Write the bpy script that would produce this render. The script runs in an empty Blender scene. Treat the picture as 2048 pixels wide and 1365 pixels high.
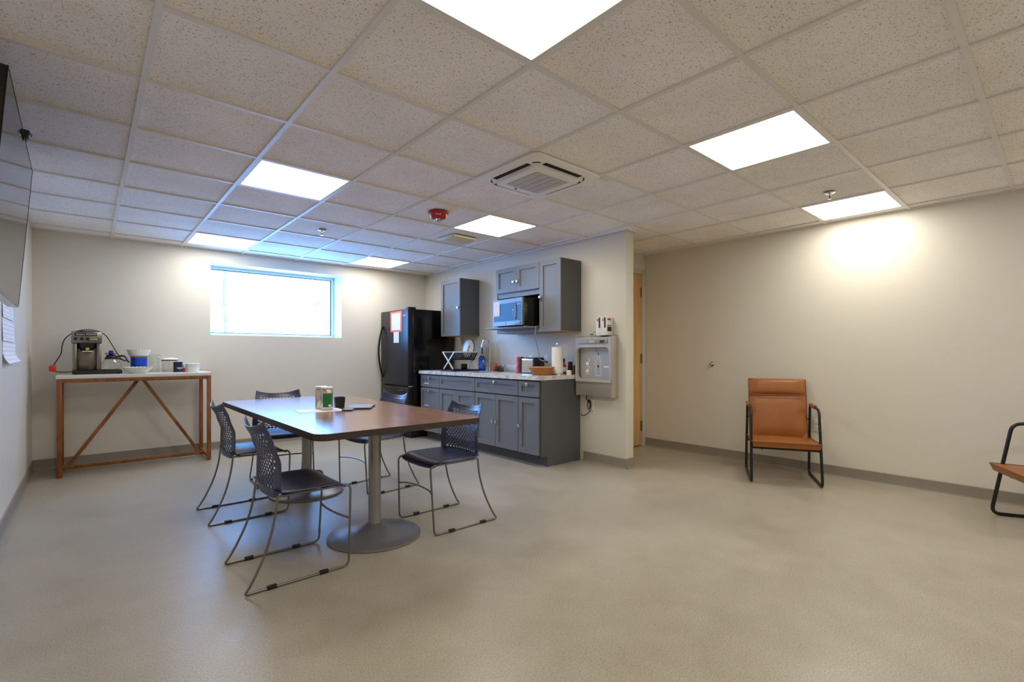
import bpy, bmesh, math, random
from mathutils import Vector, Matrix
R = math.radians
sc = bpy.context.scene
COL = sc.collection

# ------------------------------------------------------------------ camera
CAM_H = 1.137
YAW = 0.7180
cam_d = bpy.data.cameras.new('camera')
cam_d.sensor_width = 36.0
cam_d.lens = 970.7 / 2048 * 36.0
cam_d.shift_y = 25.9 / 2048
cam_d.clip_start = 0.02
cam = bpy.data.objects.new('camera', cam_d)
cam.location = (0, 0, CAM_H)
cam.rotation_euler = (R(90), 0, -YAW)
COL.objects.link(cam)
sc.camera = cam

# ------------------------------------------------------------------ world / exposure
SKY = (0.14, 0.41, 1.0)
SKY_STRENGTH = 23
LAMP = (1.0, 0.965, 0.875)
LAMP_STRENGTH = 14.2
world = bpy.data.worlds.new('overcast_sky')
world.use_nodes = True
bg = world.node_tree.nodes['Background']
bg.inputs['Color'].default_value = (*SKY, 1)
bg.inputs['Strength'].default_value = SKY_STRENGTH
sc.world = world
sc.view_settings.view_transform = 'Standard'
sc.view_settings.look = 'None'
sc.view_settings.gamma = 1.0
sc.view_settings.use_curve_mapping = False
sc.view_settings.exposure = 0.0
sc.cycles.max_bounces = 7
sc.cycles.diffuse_bounces = 5
sc.cycles.glossy_bounces = 4
sc.cycles.transmission_bounces = 4
sc.cycles.transparent_max_bounces = 10
sc.cycles.caustics_reflective = False
sc.cycles.caustics_refractive = False

# ------------------------------------------------------------------ materials
def srgb(r, g, b):
    def f(c):
        c /= 255.0
        return c / 12.92 if c <= 0.04045 else ((c + 0.055) / 1.055) ** 2.4
    return (f(r), f(g), f(b), 1.0)

def newmat(name):
    m = bpy.data.materials.new(name)
    m.use_nodes = True
    nt = m.node_tree
    return m, nt, nt.nodes['Principled BSDF']

def M(name, col, rough=0.5, metal=0.0, var=0.06, vscale=6.0, bump=0.0, bscale=200.0, spec=0.5, coat=0.0, stretch=None):
    """plain procedural surface: colour with slight noise variation and optional fine relief"""
    m, nt, p = newmat(name)
    N, L = nt.nodes, nt.links
    c = srgb(*col)
    tc = N.new('ShaderNodeTexCoord')
    src = tc.outputs['Object']
    if stretch:
        mp = N.new('ShaderNodeMapping'); mp.inputs['Scale'].default_value = stretch
        L.new(src, mp.inputs['Vector']); src = mp.outputs['Vector']
    nz = N.new('ShaderNodeTexNoise'); nz.inputs['Scale'].default_value = vscale; nz.inputs['Detail'].default_value = 3
    L.new(src, nz.inputs['Vector'])
    mx = N.new('ShaderNodeMix'); mx.data_type = 'RGBA'
    mx.inputs['A'].default_value = (c[0]*(1-var), c[1]*(1-var), c[2]*(1-var), 1)
    mx.inputs['B'].default_value = (min(1, c[0]*(1+var)), min(1, c[1]*(1+var)), min(1, c[2]*(1+var)), 1)
    L.new(nz.outputs['Fac'], mx.inputs['Factor'])
    L.new(mx.outputs['Result'], p.inputs['Base Color'])
    p.inputs['Roughness'].default_value = rough
    p.inputs['Metallic'].default_value = metal
    p.inputs['Specular IOR Level'].default_value = spec
    p.inputs['Coat Weight'].default_value = coat
    if bump:
        nb = N.new('ShaderNodeTexNoise'); nb.inputs['Scale'].default_value = bscale; nb.inputs['Detail'].default_value = 4
        L.new(src, nb.inputs['Vector'])
        bp = N.new('ShaderNodeBump'); bp.inputs['Strength'].default_value = bump; bp.inputs['Distance'].default_value = 0.002
        L.new(nb.outputs['Fac'], bp.inputs['Height']); L.new(bp.outputs['Normal'], p.inputs['Normal'])
    return m

def ramp(N, stops, interp='LINEAR'):
    r = N.new('ShaderNodeValToRGB'); r.color_ramp.interpolation = interp
    e = r.color_ramp.elements
    while len(e) < len(stops): e.new(0.5)
    for k, (pos, c) in enumerate(stops):
        e[k].position = pos; e[k].color = c
    return r

def mat_emit(name, col, strength):
    m, nt, p = newmat(name)
    p.inputs['Base Color'].default_value = (0.8, 0.8, 0.8, 1)
    p.inputs['Emission Color'].default_value = (*col, 1)
    p.inputs['Emission Strength'].default_value = strength
    return m

def mat_glass(name, tint=(0.95, 0.97, 0.97), gloss=1.0):
    m, nt, p = newmat(name)
    N, L = nt.nodes, nt.links
    out = N['Material Output']; N.remove(p)
    tr = N.new('ShaderNodeBsdfTransparent'); tr.inputs['Color'].default_value = (*tint, 1)
    gl = N.new('ShaderNodeBsdfGlossy'); gl.inputs['Roughness'].default_value = 0.03
    lw = N.new('ShaderNodeLayerWeight'); lw.inputs['Blend'].default_value = 0.5
    pw = N.new('ShaderNodeMath'); pw.operation = 'POWER'; pw.inputs[1].default_value = 4.0
    mu = N.new('ShaderNodeMath'); mu.operation = 'MULTIPLY_ADD'; mu.inputs[1].default_value = 0.55*gloss; mu.inputs[2].default_value = 0.035*gloss
    mx = N.new('ShaderNodeMixShader')
    L.new(lw.outputs['Facing'], pw.inputs[0]); L.new(pw.outputs[0], mu.inputs[0]); L.new(mu.outputs[0], mx.inputs[0])
    L.new(tr.outputs[0], mx.inputs[1]); L.new(gl.outputs[0], mx.inputs[2]); L.new(mx.outputs[0], out.inputs['Surface'])
    return m

def mat_tile():
    m, nt, p = newmat('fissured_ceiling_tile')
    N, L = nt.nodes, nt.links
    g = N.new('ShaderNodeNewGeometry')
    n1 = N.new('ShaderNodeTexNoise'); n1.inputs['Scale'].default_value = 140; n1.inputs['Detail'].default_value = 2.5; n1.inputs['Distortion'].default_value = 0.6
    n2 = N.new('ShaderNodeTexNoise'); n2.inputs['Scale'].default_value = 2.2; n2.inputs['Detail'].default_value = 3
    for n in (n1, n2): L.new(g.outputs['Position'], n.inputs['Vector'])
    r1 = ramp(N, [(0.35, srgb(192, 183, 172)), (0.405, srgb(252, 252, 253))])
    L.new(n1.outputs['Fac'], r1.inputs['Fac'])
    r2 = ramp(N, [(0.3, srgb(243, 240, 236)), (0.7, srgb(255, 253, 250))])
    L.new(n2.outputs['Fac'], r2.inputs['Fac'])
    mx = N.new('ShaderNodeMix'); mx.data_type = 'RGBA'; mx.blend_type = 'MULTIPLY'; mx.inputs['Factor'].default_value = 1
    L.new(r1.outputs['Color'], mx.inputs['A']); L.new(r2.outputs['Color'], mx.inputs['B'])
    L.new(mx.outputs['Result'], p.inputs['Base Color'])
    p.inputs['Roughness'].default_value = 0.95
    p.inputs['Specular IOR Level'].default_value = 0.15
    bp = N.new('ShaderNodeBump'); bp.inputs['Strength'].default_value = 0.6; bp.inputs['Distance'].default_value = 0.002
    L.new(r1.outputs['Color'], bp.inputs['Height']); L.new(bp.outputs['Normal'], p.inputs['Normal'])
    return m

def mat_stained_tile():
    m = mat_tile(); m.name = 'water_stained_ceiling_tile'
    nt = m.node_tree; N, L = nt.nodes, nt.links; p = N['Principled BSDF']
    g = N.new('ShaderNodeNewGeometry')
    vm = N.new('ShaderNodeVectorMath'); vm.operation = 'DISTANCE'
    vm.inputs[1].default_value = (2.66, 2.06, 2.36)
    L.new(g.outputs['Position'], vm.inputs[0])
    nz = N.new('ShaderNodeTexNoise'); nz.inputs['Scale'].default_value = 9; nz.inputs['Detail'].default_value = 3
    L.new(g.outputs['Position'], nz.inputs['Vector'])
    ad = N.new('ShaderNodeMath'); ad.operation = 'MULTIPLY_ADD'; ad.inputs[1].default_value = 0.22; 
    L.new(nz.outputs['Fac'], ad.inputs[0]); L.new(vm.outputs['Value'], ad.inputs[2])
    rp = ramp(N, [(0.10, srgb(214, 186, 140)), (0.30, srgb(255, 255, 255))])
    L.new(ad.outputs[0], rp.inputs['Fac'])
    mx = N.new('ShaderNodeMix'); mx.data_type = 'RGBA'; mx.blend_type = 'MULTIPLY'; mx.inputs['Factor'].default_value = 1
    old = p.inputs['Base Color'].links[0].from_socket
    L.new(old, mx.inputs['A']); L.new(rp.outputs['Color'], mx.inputs['B']); L.new(mx.outputs['Result'], p.inputs['Base Color'])
    return m

def mat_floor():
    m, nt, p = newmat('sealed_speckled_concrete')
    N, L = nt.nodes, nt.links
    g = N.new('ShaderNodeNewGeometry')
    def noise(s, d, dist=0.0):
        n = N.new('ShaderNodeTexNoise'); n.inputs['Scale'].default_value = s; n.inputs['Detail'].default_value = d; n.inputs['Distortion'].default_value = dist
        L.new(g.outputs['Position'], n.inputs['Vector']); return n
    a = noise(0.9, 5, 0.6); b = noise(160, 3); c = noise(6, 6, 0.4)
    r1 = ramp(N, [(0.3, srgb(172, 163, 147)), (0.7, srgb(194, 185, 169))]); L.new(a.outputs['Fac'], r1.inputs['Fac'])
    r2 = ramp(N, [(0.30, srgb(208, 204, 197)), (0.5, srgb(244, 243, 240)), (0.70, srgb(255, 255, 255))]); L.new(b.outputs['Fac'], r2.inputs['Fac'])
    r3 = ramp(N, [(0.3, srgb(244, 243, 240)), (0.7, srgb(255, 255, 255))]); L.new(c.outputs['Fac'], r3.inputs['Fac'])
    prev = r1.outputs['Color']
    for r_ in (r2, r3):
        mx = N.new('ShaderNodeMix'); mx.data_type = 'RGBA'; mx.blend_type = 'MULTIPLY'; mx.inputs['Factor'].default_value = 1
        L.new(prev, mx.inputs['A']); L.new(r_.outputs['Color'], mx.inputs['B']); prev = mx.outputs['Result']
    L.new(prev, p.inputs['Base Color'])
    ma = N.new('ShaderNodeMath'); ma.operation = 'MULTIPLY_ADD'; ma.inputs[1].default_value = 0.16; ma.inputs[2].default_value = 0.25
    L.new(c.outputs['Fac'], ma.inputs[0]); L.new(ma.outputs[0], p.inputs['Roughness'])
    p.inputs['Specular IOR Level'].default_value = 0.5
    bp = N.new('ShaderNodeBump'); bp.inputs['Strength'].default_value = 0.12; bp.inputs['Distance'].default_value = 0.001
    L.new(b.outputs['Fac'], bp.inputs['Height']); L.new(bp.outputs['Normal'], p.inputs['Normal'])
    return m

def mat_wood(name, dark, light, scale=(18, 2.2, 18), rough=0.4, spec=0.5):
    m, nt, p = newmat(name)
    N, L = nt.nodes, nt.links
    tc = N.new('ShaderNodeTexCoord'); mp = N.new('ShaderNodeMapping'); mp.inputs['Scale'].default_value = scale
    L.new(tc.outputs['Object'], mp.inputs['Vector'])
    n = N.new('ShaderNodeTexNoise'); n.inputs['Scale'].default_value = 1.0; n.inputs['Detail'].default_value = 6; n.inputs['Distortion'].default_value = 1.2
    L.new(mp.outputs['Vector'], n.inputs['Vector'])
    r = ramp(N, [(0.30, srgb(*dark)), (0.68, srgb(*light))]); L.new(n.outputs['Fac'], r.inputs['Fac'])
    L.new(r.outputs['Color'], p.inputs['Base Color'])
    p.inputs['Roughness'].default_value = rough
    p.inputs['Specular IOR Level'].default_value = spec
    return m

def mat_marble():
    m, nt, p = newmat('grey_veined_marble_laminate')
    N, L = nt.nodes, nt.links
    g = N.new('ShaderNodeNewGeometry')
    n = N.new('ShaderNodeTexNoise'); n.inputs['Scale'].default_value = 5; n.inputs['Detail'].default_value = 7; n.inputs['Distortion'].default_value = 2.2
    L.new(g.outputs['Position'], n.inputs['Vector'])
    r = ramp(N, [(0.40, srgb(222, 220, 216)), (0.485, srgb(176, 174, 171)), (0.52, srgb(216, 214, 210)), (0.7, srgb(230, 228, 224))])
    L.new(n.outputs['Fac'], r.inputs['Fac']); L.new(r.outputs['Color'], p.inputs['Base Color'])
    p.inputs['Roughness'].default_value = 0.28
    return m

def mat_print(name, paper, ink, scale, axis='Z', density=0.62):
    """paper printed with rows of small unreadable text"""
    m, nt, p = newmat(name)
    N, L = nt.nodes, nt.links
    tc = N.new('ShaderNodeTexCoord')
    w = N.new('ShaderNodeTexWave'); w.wave_type = 'BANDS'; w.bands_direction = axis; w.inputs['Scale'].default_value = scale
    L.new(tc.outputs['Object'], w.inputs['Vector'])
    r = ramp(N, [(density, (0, 0, 0, 1)), (density + 0.08, (1, 1, 1, 1))]); L.new(w.outputs['Fac'], r.inputs['Fac'])
    nz = N.new('ShaderNodeTexNoise'); nz.inputs['Scale'].default_value = 130; L.new(tc.outputs['Object'], nz.inputs['Vector'])
    r2 = ramp(N, [(0.42, (0, 0, 0, 1)), (0.52, (1, 1, 1, 1))]); L.new(nz.outputs['Fac'], r2.inputs['Fac'])
    mu = N.new('ShaderNodeMath'); mu.operation = 'MULTIPLY'; L.new(r.outputs['Color'], mu.inputs[0]); L.new(r2.outputs['Color'], mu.inputs[1])
    mx = N.new('ShaderNodeMix'); mx.data_type = 'RGBA'
    mx.inputs['A'].default_value = srgb(*paper); mx.inputs['B'].default_value = srgb(*ink)
    L.new(mu.outputs[0], mx.inputs['Factor']); L.new(mx.outputs['Result'], p.inputs['Base Color'])
    p.inputs['Roughness'].default_value = 0.7
    return m

def mat_swirl(name, a, b, c):
    m, nt, p = newmat(name)
    N, L = nt.nodes, nt.links
    tc = N.new('ShaderNodeTexCoord')
    n = N.new('ShaderNodeTexNoise'); n.inputs['Scale'].default_value = 16; n.inputs['Detail'].default_value = 1; n.inputs['Distortion'].default_value = 1.5
    L.new(tc.outputs['Object'], n.inputs['Vector'])
    r = ramp(N, [(0.40, srgb(*a)), (0.5, srgb(*b)), (0.60, srgb(*c))]); L.new(n.outputs['Fac'], r.inputs['Fac'])
    L.new(r.outputs['Color'], p.inputs['Base Color']); p.inputs['Roughness'].default_value = 0.3
    return m

MT = {
 'wall': M('beige_wall_paint', (221, 215, 202), 0.42, var=0.02, vscale=3, bump=0.05, bscale=500),
 'floor': mat_floor(),
 'tile': mat_tile(), 'tile_stain': mat_stained_tile(),
 'tee': M('white_painted_tee_bar', (226, 224, 221), 0.45, var=0.02),
 'base': M('taupe_cove_base', (142, 134, 121), 0.45, var=0.08, vscale=30, bump=0.1),
 'frame_alu': M('white_aluminium_window_frame', (222, 225, 228), 0.35, var=0.02),
 'gasket': M('dark_rubber_gasket', (38, 50, 66), 0.6),
 'glass': mat_glass('window_glass', (0.97, 0.985, 0.99)),
 'clear': mat_glass('clear_glassware', (0.93, 0.955, 0.95), 1.6),
 'clear_plastic': mat_glass('clear_plastic_tub', (0.86, 0.85, 0.84), 1.3),
 'table': mat_wood('walnut_laminate', (132, 94, 72), (168, 126, 100), (22, 2.0, 22), 0.20, 0.7),
 'table_edge': M('dark_brown_edge_band', (52, 40, 34), 0.6),
 'greymetal': M('grey_powder_coat', (150, 149, 152), 0.30, metal=0.6, var=0.05, vscale=40, bump=0.15, bscale=350),
 'wire': M('gunmetal_wire', (120, 120, 118), 0.32, metal=0.85, var=0.03),
 'navy': M('navy_moulded_plastic', (34, 42, 82), 0.36, var=0.05, bump=0.05, bscale=900, spec=0.8),
 'blackplastic': M('black_plastic', (22, 22, 24), 0.42, var=0.1),
 'blackgloss': M('gloss_black_enamel', (8, 8, 10), 0.16, var=0.1, spec=0.5),
 'fridgedoor': M('satin_black_steel_door', (46, 46, 48), 0.34, metal=0.45, var=0.04),
 'consolewood': mat_wood('honey_brown_stained_wood', (112, 62, 24), (158, 96, 44), (16, 16, 3), 0.42),
 'whitetop': M('white_lacquered_top', (222, 222, 216), 0.3, var=0.02),
 'steel': M('brushed_stainless_steel', (186, 182, 176), 0.3, metal=0.95, var=0.06, vscale=8, stretch=(1, 1, 60)),
 'steel_dull': M('satin_stainless_panel', (196, 189, 178), 0.40, metal=0.65, var=0.05, vscale=8, stretch=(60, 60, 1)),
 'steel_mw': M('satin_microwave_steel', (120, 119, 120), 0.42, metal=0.85, var=0.04),
 'steel_dark': M('smoked_brushed_steel', (138, 131, 124), 0.26, metal=0.9, var=0.08, vscale=8, stretch=(1, 1, 60)),
 'chrome': M('polished_chrome', (225, 225, 228), 0.08, metal=1.0, var=0.02),
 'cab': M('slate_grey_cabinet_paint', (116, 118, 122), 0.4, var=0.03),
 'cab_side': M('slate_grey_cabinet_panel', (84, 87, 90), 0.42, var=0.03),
 'cab_gap': M('dark_cabinet_interior', (30, 31, 35), 0.7),
 'plywood': mat_wood('raw_birch_plywood', (176, 122, 66), (206, 154, 96), (6, 30, 6), 0.6),
 'marble': mat_marble(),
 'leather': M('tan_leatherette', (152, 90, 36), 0.42, var=0.14, vscale=9, bump=0.25, bscale=160),
 'leather_piping': M('dark_tan_piping', (116, 62, 24), 0.45, var=0.1),
 'blacktube': M('black_powder_coated_tube', (16, 16, 18), 0.3, var=0.05),
 'lamp': mat_emit('lit_panel_diffuser', LAMP, LAMP_STRENGTH),
 'white': M('white_plastic', (232, 230, 226), 0.4, var=0.02),
 'offwhite': M('off_white_moulded_plastic', (240, 239, 242), 0.45, var=0.02),
 'beigeplastic': M('aged_cream_plastic', (214, 206, 182), 0.5, var=0.03),
 'red': M('alarm_red_plastic', (176, 22, 20), 0.3, var=0.05),
 'redplug': M('bright_red_plastic', (222, 40, 20), 0.4, var=0.05),
 'paper': M('white_paper', (236, 235, 232), 0.8, var=0.02),
 'filter': M('white_filter_paper', (240, 239, 232), 0.85, var=0.03),
 'oak': mat_wood('maple_veneer_door', (206, 158, 98), (230, 186, 126), (26, 26, 1.6), 0.4),
 'doorframe': M('putty_painted_steel_frame', (206, 198, 184), 0.4, var=0.02),
 'hinge': M('satin_nickel_hinge', (150, 142, 126), 0.35, metal=0.9),
 'screen': M('black_glass_screen', (6, 6, 8), 0.05, var=0.0, spec=0.9),
 'mwglass': M('dark_oven_glass', (10, 12, 16), 0.05, var=0.0, spec=0.16),
 'blue_can': M('royal_blue_canister', (12, 70, 190), 0.3, var=0.04),
 'gold': M('tan_bamboo_lid', (178, 138, 78), 0.5, var=0.08),
 'navy_label': M('navy_carton_print', (20, 32, 78), 0.5, var=0.03),
 'purple': M('purple_tag_plastic', (86, 40, 150), 0.35, var=0.05),
 'yellow': M('yellow_label', (226, 214, 60), 0.5, var=0.05),
 'orange': M('coral_orange_card', (238, 110, 76), 0.6, var=0.03),
 'print_fine': mat_print('printed_notice_sheet', (238, 236, 238), (150, 150, 164), 26, density=0.72),
 'print_form': mat_print('printed_form_sheet', (238, 239, 241), (196, 200, 208), 11, density=0.85),
 'soapblue': M('blue_dish_liquid', (10, 70, 196), 0.15, var=0.1, vscale=20),
 'soaplabel': mat_swirl('blue_white_swirl_label', (20, 96, 214), (60, 140, 226), (240, 244, 248)),
 'soapyellow': M('yellow_bottle_cap', (238, 204, 40), 0.4),
 'coralsoap': M('coral_hand_soap', (226, 104, 66), 0.2, var=0.1, vscale=20),
 'pink': mat_swirl('pink_printed_carton', (226, 96, 120), (238, 150, 164), (206, 60, 92)),
 'wicker': mat_wood('woven_tan_wicker', (150, 88, 42), (204, 140, 80), (90, 90, 90), 0.6),
 'towel': M('paper_towel', (240, 238, 228), 0.9, var=0.02, bump=0.4, bscale=120),
 'plate_cream': M('cream_glazed_ceramic', (206, 188, 152), 0.2, var=0.08),
 'plate_rim': M('brown_glazed_rim', (66, 42, 26), 0.25),
 'plate_motif': M('rust_red_painted_motif', (140, 56, 24), 0.3, var=0.2, vscale=40),
 'sauce_red': M('red_chilli_sauce', (170, 24, 18), 0.2, var=0.1),
 'darkbottle': M('dark_brown_bottle', (34, 20, 18), 0.15),
 'can_silver': M('brushed_tin', (206, 200, 190), 0.25, metal=0.8, var=0.08, vscale=30),
 'can_lid': M('cream_tin_lid', (226, 216, 186), 0.35, metal=0.3),
 'green': M('green_printed_label', (20, 116, 62), 0.4, var=0.08),
 'foldernavy': M('dark_blue_cover', (22, 40, 74), 0.3, var=0.05),
 'slate_top': M('pale_blue_grey_cover', (128, 152, 186), 0.25, var=0.04),
 'filler_grey': M('warm_grey_moulding', (182, 177, 169), 0.42, var=0.02, metal=0.2),
 'filler_strip': M('dark_warm_grey_strip', (150, 146, 138), 0.42, var=0.02, metal=0.2),
 'filler_panel': M('cool_grey_alcove_panel', (172, 170, 170), 0.4, var=0.02, metal=0.2),
 'lcd': M('dark_green_display', (58, 66, 52), 0.2),
 'snow': M('fresh_snow', (250, 250, 252), 0.9, var=0.02),
 'bark': M('grey_tree_bark', (140, 136, 132), 0.9, var=0.4, vscale=14),
 'siding': M('white_painted_siding', (248, 248, 250), 0.8, var=0.02),
 'slat_dark': M('shadowed_grille_slot', (74, 69, 64), 0.7),
 'black_void': M('black_louvre_opening', (10, 10, 10), 0.8),
 'ink': M('white_print', (238, 238, 236), 0.5),
 'greyink': M('grey_print', (120, 120, 120), 0.5),
 'blackink': M('black_print', (24, 24, 26), 0.5),
 'redink': M('red_print', (196, 40, 40), 0.5),
}

# ------------------------------------------------------------------ mesh helpers
class MB:
    def __init__(s): s.v = []; s.f = []
    def add(s, vs, fs):
        o = len(s.v); s.v += [tuple(v) for v in vs]; s.f += [[i + o for i in f] for f in fs]; return s
    def box(s, x0, x1, y0, y1, z0, z1):
        return s.add([(x0,y0,z0),(x1,y0,z0),(x1,y1,z0),(x0,y1,z0),(x0,y0,z1),(x1,y0,z1),(x1,y1,z1),(x0,y1,z1)],
                     [(3,2,1,0),(4,5,6,7),(0,1,5,4),(1,2,6,5),(2,3,7,6),(3,0,4,7)])
    def obox(s, c, size, rot=None):
        hx, hy, hz = (d/2 for d in size)
        m = rot or Matrix.Identity(3)
        vs = [Vector(c) + m @ Vector((sx*hx, sy*hy, sz*hz)) for sz in (-1,1) for sx, sy in ((-1,-1),(1,-1),(1,1),(-1,1))]
        return s.add(vs, [(3,2,1,0),(4,5,6,7),(0,1,5,4),(1,2,6,5),(2,3,7,6),(3,0,4,7)])
    def bar(s, a, b, w, h, up=(0,0,1)):
        """rectangular bar from a to b, w across, h along up"""
        a, b = Vector(a), Vector(b); d = (b-a); l = d.length; d.normalize()
        u = Vector(up); side = d.cross(u).normalized(); u = side.cross(d).normalized()
        m = Matrix((side, d, u)).transposed()
        return s.obox((a+b)/2, (w, l, h), m)
    def tube(s, pts, r, n=8, closed=False, caps=True):
        P = [Vector(p) for p in pts]; k = len(P)
        rad = r if isinstance(r, (list, tuple)) else [r]*k
        T = []
        for i in range(k):
            if closed: t = P[(i+1) % k] - P[i-1]
            else: t = P[min(i+1, k-1)] - P[max(i-1, 0)]
            T.append(t.normalized())
        ref = Vector((0,0,1)) if abs(T[0].z) < 0.9 else Vector((1,0,0))
        nrm = T[0].cross(ref).normalized()
        rings = []
        for i in range(k):
            nrm = (nrm - T[i]*nrm.dot(T[i])).normalized()
            b = T[i].cross(nrm)
            rings.append([P[i] + (nrm*math.cos(2*math.pi*j/n) + b*math.sin(2*math.pi*j/n))*rad[i] for j in range(n)])
        vs = [v for ring in rings for v in ring]; fs = []
        for i in range(k if closed else k-1):
            a, b = i*n, ((i+1) % k)*n
            sh = 0
            if closed and i == k-1:
                best = min(range(n), key=lambda q: (rings[0][q]-rings[i][0]).length); sh = best
            for j in range(n):
                fs.append((a+j, a+(j+1)%n, b+(j+1+sh)%n, b+(j+sh)%n))
        if caps and not closed:
            fs.append(tuple(reversed(range(n)))); fs.append(tuple(range((k-1)*n, k*n)))
        return s.add(vs, fs)
    def lathe(s, prof, n=24, c=(0,0,0), cap=True):
        vs = []; fs = []
        for r, z in prof:
            for j in range(n):
                a = 2*math.pi*j/n; vs.append((c[0]+r*math.cos(a), c[1]+r*math.sin(a), c[2]+z))
        for i in range(len(prof)-1):
            for j in range(n):
                fs.append((i*n+j, i*n+(j+1)%n, (i+1)*n+(j+1)%n, (i+1)*n+j))
        if cap:
            fs.append(tuple(reversed(range(n)))); fs.append(tuple(range((len(prof)-1)*n, len(prof)*n)))
        return s.add(vs, fs)
    def prism(s, poly, a0, a1, axis='z'):
        n = len(poly)
        def mk(p, a):
            return {'z': (p[0], p[1], a), 'x': (a, p[0], p[1]), 'y': (p[0], a, p[1])}[axis]
        vs = [mk(p, a0) for p in poly] + [mk(p, a1) for p in poly]
        fs = [tuple(reversed(range(n))), tuple(range(n, 2*n))] + [(i, (i+1) % n, n+(i+1) % n, n+i) for i in range(n)]
        return s.add(vs, fs)
    def sphere(s, c, r, n=12, m=8, sc=(1,1,1)):
        prof = [(max(1e-4, r*math.sin(math.pi*i/m)), -r*math.cos(math.pi*i/m)) for i in range(m+1)]
        o = len(s.v); s.lathe(prof, n, (0,0,0), True)
        for i in range(o, len(s.v)):
            v = s.v[i]; s.v[i] = (c[0]+v[0]*sc[0], c[1]+v[1]*sc[1], c[2]+v[2]*sc[2])
        return s
    def xf(s, m):
        s.v = [tuple(m @ Vector(v)) for v in s.v]; return s
    def mesh(s, name, bevel=0.0, seg=2, smooth=None):
        me = bpy.data.meshes.new(name); bm = bmesh.new()
        vv = [bm.verts.new(v) for v in s.v]
        for f in s.f:
            try: bm.faces.new([vv[i] for i in f])
            except ValueError: pass
        bmesh.ops.recalc_face_normals(bm, faces=bm.faces)
        if bevel:
            es = [e for e in bm.edges if len(e.link_faces) == 2 and e.calc_face_angle(0) > R(35)]
            bmesh.ops.bevel(bm, geom=es, offset=bevel, segments=seg, profile=0.5, affect='EDGES', clamp_overlap=True)
        bm.to_mesh(me); bm.free()
        if smooth is None: smooth = 40
        if smooth:
            me.shade_smooth(); me.set_sharp_from_angle(angle=R(smooth))
        return me

def link(name, me, mat, parent=None, loc=(0,0,0), rot=(0,0,0)):
    o = bpy.data.objects.new(name, me); COL.objects.link(o)
    if mat is not None:
        me.materials.clear(); me.materials.append(MT[mat] if isinstance(mat, str) else mat)
    o.location = loc; o.rotation_euler = rot
    if parent: o.parent = parent
    return o
def part(parent, name, mb, mat, bevel=0.0, seg=2, smooth=None, label=None):
    o = link(name, mb.mesh(name, bevel, seg, smooth), mat, parent)
    if label: o['label'] = label
    return o
def tag(o, label, cat, group=None):
    o['label'] = label; o['category'] = cat
    if group: o['group'] = group
    return o
def thing(name, label, cat, loc=(0,0,0), rotz=0.0, group=None, rot=None):
    o = bpy.data.objects.new(name, None); o.empty_display_size = 0.1; COL.objects.link(o)
    o.location = loc; o.rotation_euler = rot or (0, 0, rotz)
    return tag(o, label, cat, group)
def solo(name, label, cat, mb, mat, loc=(0,0,0), rotz=0.0, bevel=0.0, group=None, smooth=None):
    o = link(name, mb.mesh(name, bevel, 2, smooth), mat, None, loc, (0,0,rotz))
    return tag(o, label, cat, group)
def struct(name, mb, mat, bevel=0.0, parent=None):
    o = link(name, mb.mesh(name, bevel), mat, parent)
    if parent is None: o['kind'] = 'structure'
    return o
def copy_tree(o, parent=None):
    c = o.copy(); COL.objects.link(c)
    if parent: c.parent = parent
    for ch in list(o.children): copy_tree(ch, c)
    return c
ROT = {'-x': Matrix(((0,0,-1),(-1,0,0),(0,1,0))).to_euler(), '-y': (R(90),0,0), '+x': Matrix(((0,0,1),(1,0,0),(0,1,0))).to_euler()}
def text(parent, s, size, loc, face, mat, name='lettering', bold=0.0):
    cu = bpy.data.curves.new(name, 'FONT'); cu.body = s; cu.size = size; cu.align_x = 'CENTER'; cu.align_y = 'CENTER'
    cu.extrude = 0.0003; cu.offset = bold
    tmp = bpy.data.objects.new(name, cu); COL.objects.link(tmp)
    me = bpy.data.meshes.new_from_object(tmp.evaluated_get(bpy.context.evaluated_depsgraph_get()))
    bpy.data.objects.remove(tmp)
    o = bpy.data.objects.new(name, me); COL.objects.link(o)
    me.materials.clear(); me.materials.append(MT[mat]); o.location = loc; o.rotation_euler = ROT[face] if isinstance(face, str) else face
    o.parent = parent
    return o
def arc(c, r, a0, a1, n):
    return [(c[0]+r*math.cos(R(a0+(a1-a0)*i/n)), c[1]+r*math.sin(R(a0+(a1-a0)*i/n))) for i in range(n+1)]
def rrect(x0, x1, y0, y1, r, n=5):
    return arc((x1-r,y0+r), r, -90, 0, n) + arc((x1-r,y1-r), r, 0, 90, n) + arc((x0+r,y1-r), r, 90, 180, n) + arc((x0+r,y0+r), r, 180, 270, n)
def fillet(pts, r, n=5, closed=False):
    """round the corners of a 3D polyline"""
    P = [Vector(p) for p in pts]; out = []; k = len(P)
    for i in range(k):
        if not closed and i in (0, k-1): out.append(P[i]); continue
        a, b, c = P[i-1], P[i], P[(i+1) % k]
        rr = r[i] if isinstance(r, (list, tuple)) else r
        d1 = (a-b); d2 = (c-b); q = min(rr, d1.length*0.48, d2.length*0.48)
        p0 = b + d1.normalized()*q; p1 = b + d2.normalized()*q
        for t in range(n+1):
            u = t/n; out.append(p0*(1-u)**2 + b*2*u*(1-u) + p1*u*u)
    return out
def smoothpath(pts, n=6):
    """Catmull-Rom through the points"""
    P = [Vector(p) for p in pts]; out = []
    for i in range(len(P)-1):
        p0, p1, p2, p3 = P[max(i-1,0)], P[i], P[i+1], P[min(i+2, len(P)-1)]
        for t in range(n):
            u = t/n
            out.append(0.5*((2*p1) + (p2-p0)*u + (2*p0-5*p1+4*p2-p3)*u*u + (3*p1-p0-3*p2+p3)*u**3))
    out.append(P[-1]); return out

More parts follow.
